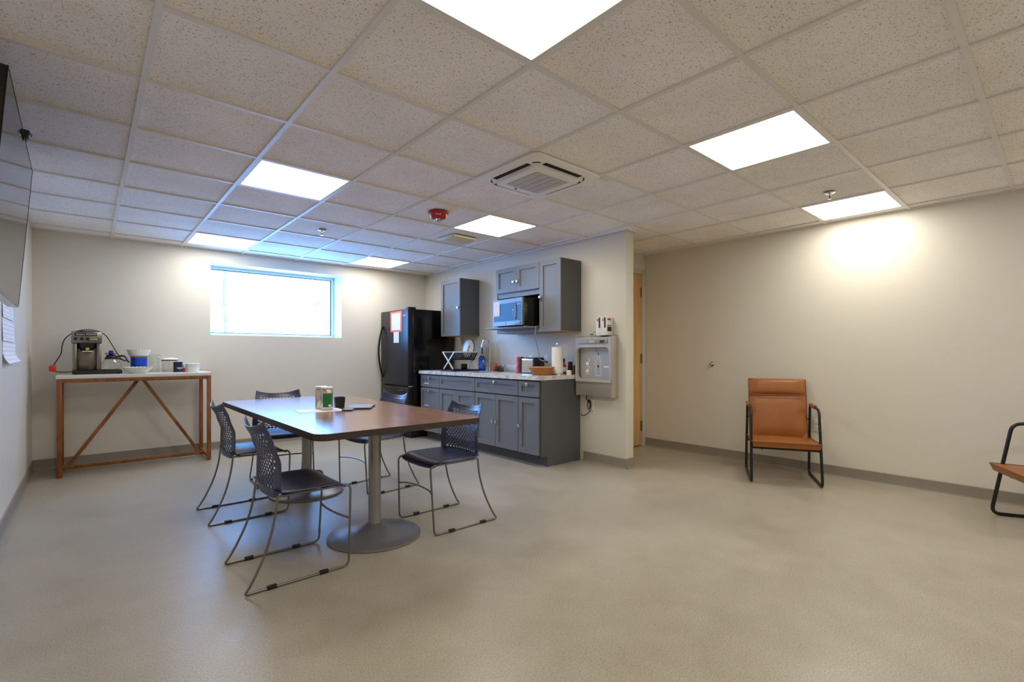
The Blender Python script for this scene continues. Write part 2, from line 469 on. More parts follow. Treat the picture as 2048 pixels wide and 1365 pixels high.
# ------------------------------------------------------------------ room shell
XL, XK, XK2, XR = -0.41, 3.99, 4.115, 5.22      # left wall, kitchen wall (both faces), right wall
YB, YK, YN, Y0 = 6.62, 2.86, 3.46, -2.6         # back wall, end of kitchen wall, nook wall, wall behind the camera
ZC = 2.3565
WX0, WX1, WZ0, WZ1 = 1.083, 2.645, 1.36, 2.217  # window opening
WT = 0.34
fl = struct('floor', MB().box(XL-0.3, XR+0.3, Y0-0.3, YB+0.05, -0.12, 0), 'floor')
struct('wall_left', MB().box(XL-0.15, XL, Y0-0.15, YB+WT, 0, 2.5), 'wall')
wb = MB()
wb.box(XL, WX0, YB, YB+WT, 0, 2.5).box(WX1, XK2, YB, YB+WT, 0, 2.5)
wb.box(WX0, WX1, YB, YB+WT, 0, WZ0).box(WX0, WX1, YB, YB+WT, WZ1, 2.5)
struct('wall_back', wb, 'wall')
struct('wall_kitchen', MB().box(XK, XK2, YK, YB, 0, ZC-0.001), 'wall', bevel=0.004)
DX0, DX1, DZ = 4.22, 5.20, 2.16
wn = MB().box(XK2, DX0, YN, YN+0.15, 0, 2.5).box(DX1, XR, YN, YN+0.15, 0, 2.5).box(DX0, DX1, YN, YN+0.15, DZ, 2.5)
struct('wall_nook', wn, 'wall')
struct('light_block_behind_door', MB().box(XK2, XR+0.15, YN+0.152, YN+0.25, 0, 2.5), 'wall')  # added unseen slab, stops sky light leaking in under the nook door
struct('wall_right', MB().box(XR, XR+0.15, Y0-0.15, YN+0.15, 0, 2.5), 'wall')
struct('wall_rear', MB().box(XL, XR, Y0-0.15, Y0, 0, 2.5), 'wall')
# cove base
BH, BT = 0.102, 0.009
def cove(name, a, b, nx, ny):
    """vinyl cove base along the floor line a-b, its face towards (nx, ny)"""
    prof = [(0, 0), (0.022, 0), (0.017, 0.004), (BT+0.002, 0.013), (BT, 0.022), (BT, BH-0.004), (BT-0.004, BH), (0, BH)]
    vs = []
    for (x, y) in (a, b):
        vs += [(x+nx*p, y+ny*p, z) for p, z in prof]
    n = len(prof)
    mb = MB().add(vs, [tuple(range(n)), tuple(range(n, 2*n))] + [(i, (i+1) % n, n+(i+1) % n, n+i) for i in range(n)])
    return struct(name, mb, 'base')
cove('baseboard_left', (XL, Y0), (XL, YB), 1, 0)
cove('baseboard_back', (XL+0.01, YB), (XK-0.01, YB), 0, -1)
cove('baseboard_kitchen', (XK, YK-0.009), (XK, 3.40), -1, 0)
cove('baseboard_kitchen_end', (XK-0.0005, YK), (XK2+0.009, YK), 0, -1)
cove('baseboard_nook', (XK2, YK+0.0005), (XK2, YN), 1, 0)
cove('baseboard_right', (XR, Y0), (XR, YN-0.02), -1, 0)
cove('baseboard_rear', (XL, Y0), (XR, Y0), 0, 1)

# ceiling: plenum deck with lay-in tiles and tee bars
PX, PY = 0.6096*1.0045, 0.6096
def gx(i): return (i*1.0045 - 0.6978)*0.6096
def gy(r): return (r + 3.4417)*0.6096
ceil = struct('ceiling', MB().box(XL-0.15, XR+0.15, Y0-0.15, YB+WT, 2.5, 2.6), 'tee')
LIGHTS = {(2,-2),(2,2),(2,6),(5,-2),(5,2),(5,6),(8,-2),(2,-6),(5,-6),(8,-6)}
AC_CELL = (4, 0)
tile_mesh = {}
def tile(x0, x1, y0, y1, mat='tile'):
    sx, sy = x1-x0, y1-y0
    if sx < 0.02 or sy < 0.02: return
    key = (round(sx, 3), round(sy, 3), mat)
    if key not in tile_mesh:
        tile_mesh[key] = MB().box(-sx/2, sx/2, -sy/2, sy/2, 0, 0.016).mesh('ceiling_tile', 0, smooth=0)
        tile_mesh[key].materials.append(MT[mat])
    o = bpy.data.objects.new('ceiling_tile', tile_mesh[key]); COL.objects.link(o)
    o.location = ((x0+x1)/2, (y0+y1)/2, ZC+0.0095); o.parent = ceil
for i in range(0, 11):
    for r in range(-10, 7):
        if (i, r) in LIGHTS or (i, r) == AC_CELL: continue
        x0, x1, y0, y1 = gx(i), gx(i+1), gy(r), gy(r+1)
        y0c, y1c = max(y0, Y0), min(y1, YB)
        if y1c <= y0c: continue
        if y0c >= YN: xm = XK2-0.06
        else: xm = XR
        if y0c < YN < y1c and x0 >= XK2-0.06:
            y1c = YN
        tile(max(x0, XL)+0.001, min(x1, xm)-0.001, y0c+0.001, y1c-0.001, 'tile_stain' if (i, r) == (5, 0) else 'tile')
for i in range(0, 10):        # strip beyond the last full row
    if gy(7) < YB:
        x0, x1 = max(gx(i), XL), min(gx(i+1), XK2-0.06)
        if x1 > x0: tile(x0+0.001, x1-0.001, gy(7)+0.001, YB-0.001)
TW = 0.012
for i in range(1, 10):        # main runners along the room
    ye = YB if gx(i) < XK else YN
    part(ceil, 'main_runner', MB().box(gx(i)-TW, gx(i)+TW, Y0, ye, ZC-0.0005, ZC+0.0095), 'tee')
for r in range(-9, 8):        # cross tees, cut between the runners
    y = gy(r)
    if not (Y0 < y < YB): continue
    xe = XR if y < YN else XK
    xs = [XL] + [gx(i) for i in range(1, 10) if XL < gx(i) < xe] + [xe]
    for a, b in zip(xs[:-1], xs[1:]):
        if b-a < 0.05: continue
        part(ceil, 'cross_tee', MB().box(a+TW, b-TW, y-TW, y+TW, ZC, ZC+0.0095), 'tee', smooth=0)
AW = 0.022
for (x0, x1, y0, y1) in ((XL, XL+AW, Y0, YB), (XL, XK, YB-AW, YB), (XK-AW, XK, YK, YB), (XR-AW, XR, Y0, YN), (XK2, XR, YN-AW, YN), (XK2, XK2+AW, YK-0.02, YN), (XK-AW, XK2+AW, YK-AW, YK)):
    part(ceil, 'wall_angle', MB().box(x0, x1, y0, y1, ZC-0.0012, ZC+0.0095), 'tee', smooth=0)

# ceiling lights
light_labels = {
 (2,-2): 'lit square ceiling panel nearest the camera, cut by the top of the picture',
 (2,2): 'lit square ceiling panel above the far half of the conference table',
 (2,6): 'lit square ceiling panel against the back wall above the window\'s left end',
 (5,-2): 'lit square ceiling panel over open floor, right of the air conditioner cassette',
 (5,2): 'lit square ceiling panel between the red fire alarm and the kitchen wall',
 (5,6): 'lit square ceiling panel against the back wall beside the refrigerator corner',
 (8,-2): 'lit square ceiling panel beside the right wall, washing it with light',
 (2,-6): 'lit square ceiling panel behind the camera near the left wall',
 (5,-6): 'lit square ceiling panel behind the camera over mid room',
 (8,-6): 'lit square ceiling panel behind the camera near the right wall'}
fr = MB(); q0, q1 = PX/2-TW-0.001, PX/2-TW-0.015
for (a, b, c, d) in ((-q0, q0, -q0, -q1), (-q0, q0, q1, q0), (-q0, -q1, -q1, q1), (q1, q0, -q1, q1)):
    fr.box(a, b, c, d, 0, 0.03)
frm = fr.mesh('frame', smooth=0); dfm = MB().add([(-q1, -q1, 0.003), (-q1, q1, 0.003), (q1, q1, 0.003), (q1, -q1, 0.003)], [(0, 1, 2, 3)]).mesh('diffuser', smooth=0)
trm = MB().box(-q0, q0, -q0, q0, 0.0305, 0.034).mesh('back_tray', smooth=0)
for (i, r), lab in light_labels.items():
    t = thing('ceiling_light', lab, 'ceiling light', ((gx(i)+gx(i+1))/2, (gy(r)+gy(r+1))/2, ZC+0.0005), group='square ceiling light panels')
    link('frame', frm, 'tee', t); link('diffuser', dfm, 'lamp', t); link('back_tray', trm, 'tee', t)

# window
w = bpy.data.objects.new('window_1', None); COL.objects.link(w); w['kind'] = 'structure'
w['label'] = 'wide fixed window high in the back wall, blown out with daylight'
w.location = (0, YB, 0)
fy0, fy1 = 0.27, 0.33
f = MB(); fw = 0.035
f.box(WX0, WX1, fy0, fy1, WZ0, WZ0+fw).box(WX0, WX1, fy0, fy1, WZ1-fw, WZ1).box(WX0, WX0+fw, fy0, fy1, WZ0+fw, WZ1-fw).box(WX1-fw, WX1, fy0, fy1, WZ0+fw, WZ1-fw)
part(w, 'window_frame', f, 'frame_alu', 0.002)
f = MB(); g0, g1 = fw, fw+0.010
f.box(WX0+g0, WX1-g0, fy0+0.02, fy0+0.04, WZ0+g0, WZ0+g1).box(WX0+g0, WX1-g0, fy0+0.02, fy0+0.04, WZ1-g1, WZ1-g0)
f.box(WX0+g0, WX0+g1, fy0+0.02, fy0+0.04, WZ0+g1, WZ1-g1).box(WX1-g1, WX1-g0, fy0+0.02, fy0+0.04, WZ0+g1, WZ1-g1)
part(w, 'gasket', f, 'gasket', smooth=0)
part(w, 'pane', MB().box(WX0+g1, WX1-g1, fy0+0.028, fy0+0.034, WZ0+g1, WZ1-g1), 'glass', smooth=0)

# door in the nook
d = bpy.data.objects.new('door_1', None); COL.objects.link(d); d['kind'] = 'structure'
d['label'] = 'maple veneer door in the nook behind the kitchen wall'
d.location = (0, YN, 0)
part(d, 'door_leaf', MB().box(DX0+0.045, DX1-0.045, 0.012, 0.056, 0.012, DZ-0.045), 'oak', 0.002)
f = MB().box(DX0-0.012, DX0+0.043, -0.012, 0.15, 0, DZ+0.012).box(DX1-0.043, DX1+0.012, -0.012, 0.15, 0, DZ+0.012).box(DX0+0.043, DX1-0.043, -0.012, 0.15, DZ-0.043, DZ+0.012)
part(d, 'door_frame', f, 'doorframe', 0.002)
for z in (0.25, 1.08, 1.90):
    h = part(d, 'hinge', MB().tube([(DX1-0.044, 0.002, z-0.06), (DX1-0.044, 0.002, z+0.06)], 0.008, 10).box(DX1-0.062, DX1-0.026, 0.006, 0.012, z-0.055, z+0.055), 'hinge')
part(d, 'lever_handle', MB().tube([(DX0+0.11, 0.012, 1.0), (DX0+0.11, -0.05, 1.0), (DX0+0.22, -0.052, 1.0)], 0.01, 10), 'hinge')

# ------------------------------------------------------------------ outside
struct('ground_outside', MB().box(-14, 26, YB+WT, 40, 0.6, 0.9), 'snow')
t = thing('tree', 'bare pale-barked tree outside the left end of the window', 'tree', (2.21, 12.0, 0.9))
random.seed(4)
tr = MB().tube(smoothpath([(0,0,-0.05),(0.03,0,0.8),(0.0,0.02,1.6),(0.06,0,2.3),(0.13,0,3.2),(0.12,0,4.3)], 5), [0.038-0.0009*i for i in range(26)], 9)
part(t, 'trunk', tr, 'bark')
for k, (z, a, l) in enumerate(((1.0, 20, 0.9), (1.3, 200, 1.0), (1.75, 60, 1.1), (2.1, 330, 0.8), (2.6, 150, 0.9), (3.1, 10, 1.0))):
    dx, dy = math.cos(R(a)), math.sin(R(a))*0.6
    b = MB().tube(smoothpath([(0.03,0,z), (dx*l*0.4, dy*l*0.4, z+0.12), (dx*l, dy*l, z+0.5)], 5), [0.012-0.0009*i for i in range(11)], 6)
    part(t, 'branch', b, 'bark')
t = thing('house', 'white neighbouring house glimpsed through the right end of the window', 'house', (8.6, 21.0, 0.9))
part(t, 'wall', MB().box(-1.9, 1.9, 0, 4, -0.1, 1.85), 'siding')
rf = part(t, 'roof', MB().prism([(-2.2, 1.8), (2.2, 1.8), (0, 3.0)], -0.25, 4.2, 'y'), 'snow')
part(t, 'roof_vent', MB().prism([(-1.35, 2.30), (-0.95, 2.46), (-0.95, 2.52), (-1.05, 2.52)], 0.3, 0.6, 'y'), 'bark')

# ------------------------------------------------------------------ conference table
TX0, TX1, TY0, TY1, TZ = 0.835, 1.862, 2.395, 4.645, 0.742
tcx, tcy = (TX0+TX1)/2, (TY0+TY1)/2
t = thing('conference_table', 'long walnut-topped meeting table on two grey round pedestals', 'table', (tcx, tcy, 0))
hx, hy = (TX1-TX0)/2, (TY1-TY0)/2
top = part(t, 'tabletop', MB().prism(rrect(-hx+0.003, hx-0.003, -hy+0.003, hy-0.003, 0.07, 7), TZ-0.034, TZ, 'z'), 'table', smooth=30)
eo, ei = rrect(-hx, hx, -hy, hy, 0.073, 7), rrect(-hx+0.003, hx-0.003, -hy+0.003, hy-0.003, 0.07, 7)
n = len(eo); vs = [(x, y, z) for z in (TZ-0.035, TZ-0.0008) for ring in (eo, ei) for x, y in ring]
fs = []
for i in range(n):
    j = (i+1) % n
    fs += [(i, j, 2*n+j, 2*n+i), (n+j, n+i, 3*n+i, 3*n+j), (2*n+i, 2*n+j, 3*n+j, 3*n+i), (j, i, n+i, n+j)]
eb = part(top, 'edge_band', MB().add(vs, fs), 'table_edge', smooth=30, label='dark brown edge band')
part(t, 'underframe', MB().box(-0.05, 0.05, -0.85, 0.85, TZ-0.06, TZ-0.035), 'greymetal')
for py in (2.855-tcy, 4.105-tcy):
    px_ = 1.352-tcx
    col = MB().lathe([(0.043, 0.07), (0.038, 0.09), (0.038, TZ-0.06)], 24, (px_, py, 0))
    part(t, 'column', col, 'greymetal')
    bs = MB().lathe([(0.275, 0.0), (0.282, 0.004), (0.282, 0.012), (0.272, 0.018), (0.20, 0.031), (0.12, 0.050), (0.07, 0.068), (0.048, 0.082), (0.04, 0.086)], 48, (px_, py, 0))
    part(t, 'pedestal_base', bs, 'greymetal')
    part(t, 'top_plate', MB().obox((px_, py, TZ-0.0385), (0.42, 0.42, 0.007)), 'greymetal')

# ------------------------------------------------------------------ stacking chairs
def back_pt(u, v):
    """u in -1..1 across, v in 0..1 upwards -> point on the middle surface of the backrest"""
    z0, z1 = 0.418, 0.782
    horn = 0.034*abs(u)**2.2*max(0, (v-0.6)/0.4)**1.5 - 0.012*max(0, (v-0.8)/0.2)
    z = z0 + (z1-z0)*v + horn
    if v < 0.14: z += 0.05*max(0, abs(u)-0.72)/0.28*(0.14-v)/0.14 * 1.0
    # side profile
    prof = [(0.0, -0.112), (0.15, -0.120), (0.5, -0.118), (0.75, -0.148), (1.0, -0.186)]
    for (a, xa), (b, xb) in zip(prof[:-1], prof[1:]):
        if v <= b + 1e-9:
            q = (v-a)/(b-a); q = q*q*(3-2*q)*0.5 + q*0.5
            x = xa + (xb-xa)*q; break
    hw = 0.222 - 0.040*max(0, (v-0.3)/0.7)**1.3
    x += 0.036*u*u            # wraps forward at the sides
    return (x, u*hw, z)
def make_back():
    mb = MB(); idx = {}
    def V(u, v):
        k = (round(u, 5), round(v, 5))
        if k not in idx:
            idx[k] = len(mb.v); mb.v.append(back_pt(u, v))
        return idx[k]
    NC, NR = 11, 17
    U0, U1, V0, V1 = -0.82, 0.82, 0.13, 0.885
    du, dv = (U1-U0)/(NC+0.5), (V1-V0)/NR
    def hw_lim(v): return 1.0
    us_edges = [U0 + k*du/2 for k in range(2*NC+2)]
    # perforated field: brick-offset hexagonal openings
    for r in range(NR):
        v0, v1 = V0+r*dv, V0+(r+1)*dv; vm = (v0+v1)/2
        off = 0 if r % 2 == 0 else 1
        for c in range(NC):
            k = 2*c+off
            a, b, d = us_edges[k], us_edges[k+1], us_edges[k+2]
            out = [V(a, v0), V(b, v0), V(d, v0), V(d, v1), V(b, v1), V(a, v1)]
            hu, hv = du*0.375, dv*0.44
            hole = [V(b-hu*1.0, vm-hv*0.45), V(b, vm-hv), V(b+hu*1.0, vm-hv*0.45), V(b+hu*1.0, vm+hv*0.45), V(b, vm+hv), V(b-hu*1.0, vm+hv*0.45)]
            for q in range(6):
                w_ = (q+1) % 6
                mb.f.append([out[q], out[w_], hole[w_], hole[q]])
        # half cell at the staggered end
        if off == 0: mb.f.append([V(us_edges[-2], v0), V(us_edges[-1], v0), V(us_edges[-1], v1), V(us_edges[-2], v1)])
        else: mb.f.append([V(us_edges[0], v0), V(us_edges[1], v0), V(us_edges[1], v1), V(us_edges[0], v1)])
    # solid border
    vs_rows = [V0+r*dv for r in range(NR+1)]
    for sgn in (-1, 1):
        cols = [(-1.0, -0.95, -0.88, us_edges[0]), (us_edges[-1], 0.88, 0.95, 1.0)][0 if sgn < 0 else 1]
        for r in range(NR):
            for a, b in zip(cols[:-1], cols[1:]):
                mb.f.append([V(a, vs_rows[r]), V(b, vs_rows[r]), V(b, vs_rows[r+1]), V(a, vs_rows[r+1])])
    allu = [-1.0, -0.95, -0.88] + us_edges + [0.88, 0.95, 1.0]
    for rows in ([0.0, 0.045, 0.11, V0], [vs_rows[-1], 0.92, 0.97, 1.0]):
        for v0, v1 in zip(rows[:-1], rows[1:]):
            for a, b in zip(allu[:-1], allu[1:]):
                mb.f.append([V(a, v0), V(b, v0), V(b, v1), V(a, v1)])
    return mb
def solidify(o, th, off=0.0):
    md = o.modifiers.new('thickness', 'SOLIDIFY'); md.thickness = th; md.offset = off; md.use_even_offset = False
def make_stack_chair():
    t = thing('stacking_chair', 'navy chair', 'chair', group='navy perforated stacking chairs around the meeting table')
    # seat shell
    mb = MB(); nu, nv = 14, 14; g = []
    for a in range(nu+1):
        u = a/nu
        x = -0.108 + 0.368*u
        for b in range(nv+1):
            y_ = -1 + 2*b/nv
            hw = 0.215 + 0.010*math.sin(math.pi*u)
            if u > 0.86: hw *= 1-0.08*((u-0.86)/0.14)**2
            if u < 0.2: hw *= 1-0.07*((0.2-u)/0.2)**2
            z = 0.452 - 0.013*(1-y_*y_)*math.sin(math.pi*min(1, u*1.05)) 
            if u > 0.78: z -= 0.040*((u-0.78)/0.22)**2 * (0.35+0.65*(1-y_*y_*0.4))
            if u < 0.12: z += 0.006*((0.12-u)/0.12)**2
            xx = x - 0.010*(y_**4)*max(0, (u-0.7)/0.3)
            g.append((xx, hw*y_, z))
    fs = [(a*(nv+1)+b, (a+1)*(nv+1)+b, (a+1)*(nv+1)+b+1, a*(nv+1)+b+1) for a in range(nu) for b in range(nv)]
    seat = part(t, 'seat', MB().add(g, fs), 'navy', smooth=60); solidify(seat, 0.009)
    back = part(t, 'backrest', make_back(), 'navy', smooth=50); solidify(back, 0.0042)
    r = 0.0062
    for s_ in (-1, 1):
        yb, yt = 0.222*s_, 0.205*s_
        pts = [(-0.095, yt, 0.436), (-0.098, yt, 0.40), (-0.112, yt, 0.31), (-0.143, 0.211*s_, 0.20), (-0.187, 0.217*s_, 0.10), (-0.222, 0.221*s_, 0.036)]
        path = smoothpath(pts, 4)
        path += fillet([path[-1], (-0.245, yb, r), (-0.19, yb, r)], 0.04, 5)[1:]
        path += [(-0.05, yb, r), (0.1, yb, r)]
        path += fillet([(0.15, yb, r), (0.256, yb, r), (0.259, 0.221*s_, 0.08)], 0.04, 5)
        path += [(0.266, 0.214*s_, 0.25)]
        path += fillet([(0.270, 0.209*s_, 0.34), (0.274, yt, 0.436), (0.20, yt, 0.436)], 0.045, 5)
        path += [(0.05, yt, 0.434), (-0.05, yt, 0.436)]
        fr = part(t, 'side_frame', MB().tube(path, r, 8, closed=True), 'wire', smooth=60)
        for cx in (0.125, -0.125):
            part(fr, 'glide', MB().box(cx-0.022, cx+0.022, yb-0.010, yb+0.010, 0.0, 0.019), 'blackplastic', 0.003)
    st = smoothpath([(0.266, -0.214, 0.255), (0.235, -0.13, 0.262), (0.222, 0.0, 0.264), (0.235, 0.13, 0.262), (0.266, 0.214, 0.255)], 4)
    part(t, 'stretcher', MB().tube(st, 0.0055, 8), 'wire')
    for cx in (0.15, -0.05):
        part(t, 'seat_bracket', MB().box(cx-0.012, cx+0.012, -0.205, 0.205, 0.428, 0.436), 'wire', 0.002)
    return t
ch0 = make_stack_chair()
chairs = [
 ((0.795, 2.755), 0, 'navy perforated chair at the table\'s left side, nearest the camera'),
 ((0.835, 3.935), 0, 'navy perforated chair at the table\'s left side, further from the camera, before the console table'),
 ((1.875, 2.81), 180, 'navy perforated chair at the table\'s right side, pulled up before the base cabinets'),
 ((1.905, 3.91), 186, 'navy perforated chair at the table\'s right side, beside the refrigerator end'),
 ((1.315, 4.675), -96, 'navy perforated chair at the far end of the table below the window'),
]
for k, ((x, y), a, lab) in enumerate(chairs):
    o = ch0 if k == 0 else copy_tree(ch0)
    o.location = (x, y, 0); o.rotation_euler = (0, 0, R(a)); o['label'] = lab

# ------------------------------------------------------------------ things on the table
def jar_tin(name, label, loc, with_label, rz=0.0):
    t = thing(name, label, 'jar', loc, rz, group='tin jars on the meeting table')
    part(t, 'body', MB().lathe([(0.037, 0), (0.040, 0.004), (0.040, 0.135), (0.037, 0.143), (0.035, 0.147)], 28), 'can_silver')
    part(t, 'lid', MB().lathe([(0.039, 0.146), (0.0405, 0.148), (0.0405, 0.158), (0.038, 0.161), (0.028, 0.159)], 28), 'can_lid')
    if with_label:
        n = 14; vs = []; fs = []
        for i in range(n+1):
            a = R(-172 + 95*i/n)
            for rr in (0.0404, 0.0410):
                for z in (0.022, 0.118): vs.append((rr*math.cos(a), rr*math.sin(a), z))
        for i in range(n):
            a, b = 4*i, 4*(i+1)
            fs += [(a+2, b+2, b+3, a+3), (a, a+1, b+1, b), (a, b, b+2, a+2), (a+1, a+3, b+3, b+1)]
        fs += [(0, 2, 3, 1), (4*n, 4*n+1, 4*n+3, 4*n+2)]
        lb = part(t, 'wrap_label', MB().add(vs, fs), 'green', label='green printed label')
        vs2 = []; fs2 = []
        for i in range(5):
            a = R(-115 + 28*i/4)
            for z in (0.026, 0.040): vs2.append((0.0415*math.cos(a), 0.0415*math.sin(a), z))
        for i in range(4): fs2.append((2*i, 2*i+2, 2*i+3, 2*i+1))
        part(lb, 'barcode_patch', MB().add(vs2, fs2), 'ink')
    return t
TT = TZ + 0.0001
solo('paper_sheet', 'white paper sheet under the tin jars on the table', 'paper', MB().box(-0.145, 0.145, -0.108, 0.108, 0, 0.0015), 'print_form', (1.215, 3.435, TT), R(-8))
jar_tin('tin_jar', 'silver jar with green printed label standing on the table', (1.265, 3.425, TT+0.0016), True, R(20))
jar_tin('tin_jar', 'plain silver jar behind the green-labelled jar', (1.262, 3.528, TT+0.0016), False)
cup = MB(); 
a, b = 0.030, 0.037
for (z, h) in ((0, a), (0.078, b), (0.078, b-0.004), (0.004, a-0.003)):
    cup.v += [(-h, -h, z), (h, -h, z), (h, h, z), (-h, h, z)]
for k in range(3):
    for j in range(4):
        q = (j+1) % 4; cup.f.append([4*k+j, 4*k+q, 4*k+4+q, 4*k+4+j])
cup.f += [[3, 2, 1, 0], [12, 13, 14, 15]]
solo('pencil_holder', 'small black tapered square holder beside the tin jars', 'holder', cup, 'blackplastic', (1.395, 3.53, TT), R(-14))
t = thing('tablet', 'slim dark blue folio with pale cover lying toward the table\'s right side', 'tablet', (1.508, 3.42, TT), R(-33))
part(t, 'case', MB().prism(rrect(-0.09, 0.09, -0.125, 0.125, 0.012), 0, 0.010), 'foldernavy', 0.002)
part(t, 'cover', MB().prism(rrect(-0.084, 0.084, -0.119, 0.119, 0.010), 0.010, 0.0125), 'slate_top')
t = thing('notebook', 'small dark notebook with pale cover between paper sheet and folio', 'notebook', (1.378, 3.322, TT), R(-33))
part(t, 'case', MB().prism(rrect(-0.036, 0.036, -0.062, 0.062, 0.008), 0, 0.008), 'foldernavy', 0.002)
part(t, 'cover', MB().prism(rrect(-0.030, 0.030, -0.055, 0.055, 0.006), 0.008, 0.010), 'slate_top')

# ------------------------------------------------------------------ console table
CX0, CX1, CY0, CY1, CZ = -0.222, 1.002, 6.045, 6.575, 0.942
t = thing('console_table', 'tall console table with white top and crossed brown wooden frame', 'table', ((CX0+CX1)/2, (CY0+CY1)/2, 0))
hx, hy = (CX1-CX0)/2, (CY1-CY0)/2
part(t, 'tabletop', MB().box(-hx, hx, -hy, hy, CZ-0.036, CZ), 'whitetop', 0.003)
L = 0.036
for sx in (-1, 1):
    for sy in (-1, 1):
        x, y = sx*(hx-0.006-L/2), sy*(hy-0.006-L/2)
        part(t, 'leg', MB().box(x-L/2, x+L/2, y-L/2, y+L/2, 0, CZ-0.036), 'consolewood', 0.002)
for sy in (-1, 1):
    y = sy*(hy-0.006-L/2)
    part(t, 'top_rail', MB().box(-hx+0.006+L, hx-0.006-L, y-0.016, y+0.016, CZ-0.036-0.036, CZ-0.0365), 'consolewood', 0.002)
for sx in (-1, 1):
    x = sx*(hx-0.006-L/2)
    part(t, 'end_rail', MB().box(x-0.016, x+0.016, -hy+0.006+L, hy-0.006-L, CZ-0.070, CZ-0.0365), 'consolewood', 0.002)
    part(t, 'foot_rail', MB().box(x-0.016, x+0.016, -hy+0.006+L, hy-0.006-L, 0.03, 0.062), 'consolewood', 0.002)
yf = 0.0
part(t, 'floor_rail', MB().box(-hx+0.024+0.016, hx-0.024-0.016, yf-0.016, yf+0.016, 0.03, 0.062), 'consolewood', 0.002)
ap = 0.02
for sx in (-1, 1):
    part(t, 'brace', MB().bar((sx*(hx-0.085), yf, 0.068), (ap+sx*0.020, yf, CZ-0.068), 0.030, 0.034, (0, 1, 0)), 'consolewood', 0.002)

# coffee brewer ------------------------------------------------------
KZ = CZ + 0.0002
t = thing('coffee_brewer', 'stainless commercial coffee brewer on the console table', 'coffee maker', (-0.008, 6.165, KZ))
# local: y=0 front of tower, +y back
part(t, 'base_deck', MB().prism(rrect(-0.105, 0.262, -0.045, 0.30, 0.02), 0.004, 0.034), 'blackplastic', 0.004)
for x, y in ((-0.08, -0.02), (0.235, -0.02), (-0.08, 0.27), (0.235, 0.27)):
    part(t, 'foot', MB().lathe([(0.012, 0), (0.012, 0.006)], 10, (x, y, 0)), 'blackplastic')
part(t, 'tower', MB().box(-0.105, 0.105, 0.10, 0.295, 0.034, 0.30), 'steel_dark', 0.004)
part(t, 'side_cheek', MB().box(-0.105, -0.072, 0.0, 0.10, 0.034, 0.30), 'steel_dark', 0.003)
part(t, 'side_cheek', MB().box(0.072, 0.105, 0.0, 0.10, 0.034, 0.30), 'steel_dark', 0.003)
hd = part(t, 'brew_head', MB().box(-0.112, 0.110, -0.02, 0.295, 0.298, 0.408), 'steel_dark', 0.005)
plate = part(t, 'name_plate', MB().box(-0.088, 0.072, -0.0235, -0.0195, 0.366, 0.396), 'blackplastic', 0.001)
text(t, 'Smart WAVE', 0.026, (-0.006, -0.0242, 0.381), '-y', 'ink')
for x in (-0.082, -0.038, 0.006):
    part(t, 'switch', MB().box(x-0.012, x+0.012, -0.030, -0.0195, 0.324, 0.352), 'blackplastic', 0.003)
part(t, 'status_light', MB().lathe([(0.005, 0), (0.005, 0.006)], 10).xf(Matrix.Translation((0.088, -0.018, 0.338)) @ Matrix.Rotation(R(90), 4, 'X')), 'blackplastic')
part(t, 'trim_strip', MB().box(0.022, 0.078, -0.0215, -0.0195, 0.333, 0.338), 'whitetop')
fun = part(t, 'filter_basket', MB().lathe([(0.030, 0.222), (0.052, 0.236), (0.066, 0.262), (0.072, 0.298)], 24, (0.0, 0.045, 0)), 'blackplastic')
part(fun, 'spout_plate', MB().box(-0.034, 0.042, -0.022, 0.05, 0.214, 0.224), 'whitetop', 0.002)
part(t, 'tag_label', MB().bar((0.004, -0.024, 0.298), (0.004, -0.010, 0.232), 0.024, 0.002, (0, -1, 0.2)), 'yellow', label='yellow instruction tag')
part(t, 'warmer_plate', MB().lathe([(0.078, 0.034), (0.082, 0.036), (0.082, 0.041), (0.07, 0.043)], 32, (0.180, 0.065, 0)), 'blackplastic')
part(t, 'drip_tray', MB().prism(rrect(-0.068, 0.068, -0.03, 0.095, 0.015), 0.034, 0.040), 'blackgloss', 0.002)
cord = smoothpath([(-0.10, 0.2, 0.03), (-0.125, 0.13, 0.022), (-0.17, 0.06, 0.022), (-0.212, 0.03, 0.028), (-0.228, 0.03, 0.036)], 6)
part(t, 'power_cord', MB().tube(cord, 0.0042, 8), 'blackplastic')
loop = smoothpath([(-0.236, 0.03, 0.075), (-0.218, 0.03, 0.12), (-0.182, 0.04, 0.20), (-0.176, 0.06, 0.27), (-0.155, 0.07, 0.34), (-0.10, 0.08, 0.398), (-0.06, 0.09, 0.418), (0.0, 0.09, 0.430), (0.05, 0.085, 0.426), (0.09, 0.08, 0.413), (0.14, 0.06, 0.375), (0.175, 0.045, 0.31), (0.215, 0.045, 0.225), (0.245, 0.05, 0.165), (0.262, 0.05, 0.13)], 6)
part(t, 'looped_cord', MB().tube(loop, 0.0042, 8), 'blackplastic')
lp2 = smoothpath([(-0.095, 0.12, 0.405), (-0.05, 0.11, 0.415), (0.0, 0.11, 0.417), (0.05, 0.11, 0.415), (0.095, 0.12, 0.405)], 5)
part(t, 'coiled_cord', MB().tube(lp2, 0.0045, 8), 'blackplastic')
plug = MB().prism([(-0.024, -0.026), (0.018, -0.03), (0.026, 0.0), (0.020, 0.028), (-0.006, 0.034), (-0.026, 0.018)], -0.016, 0.016, 'y')
pg = part(t, 'plug_cover', plug, 'redplug', 0.006, label='bright red plug cover')
pg.location = (-0.240, 0.03, 0.058)

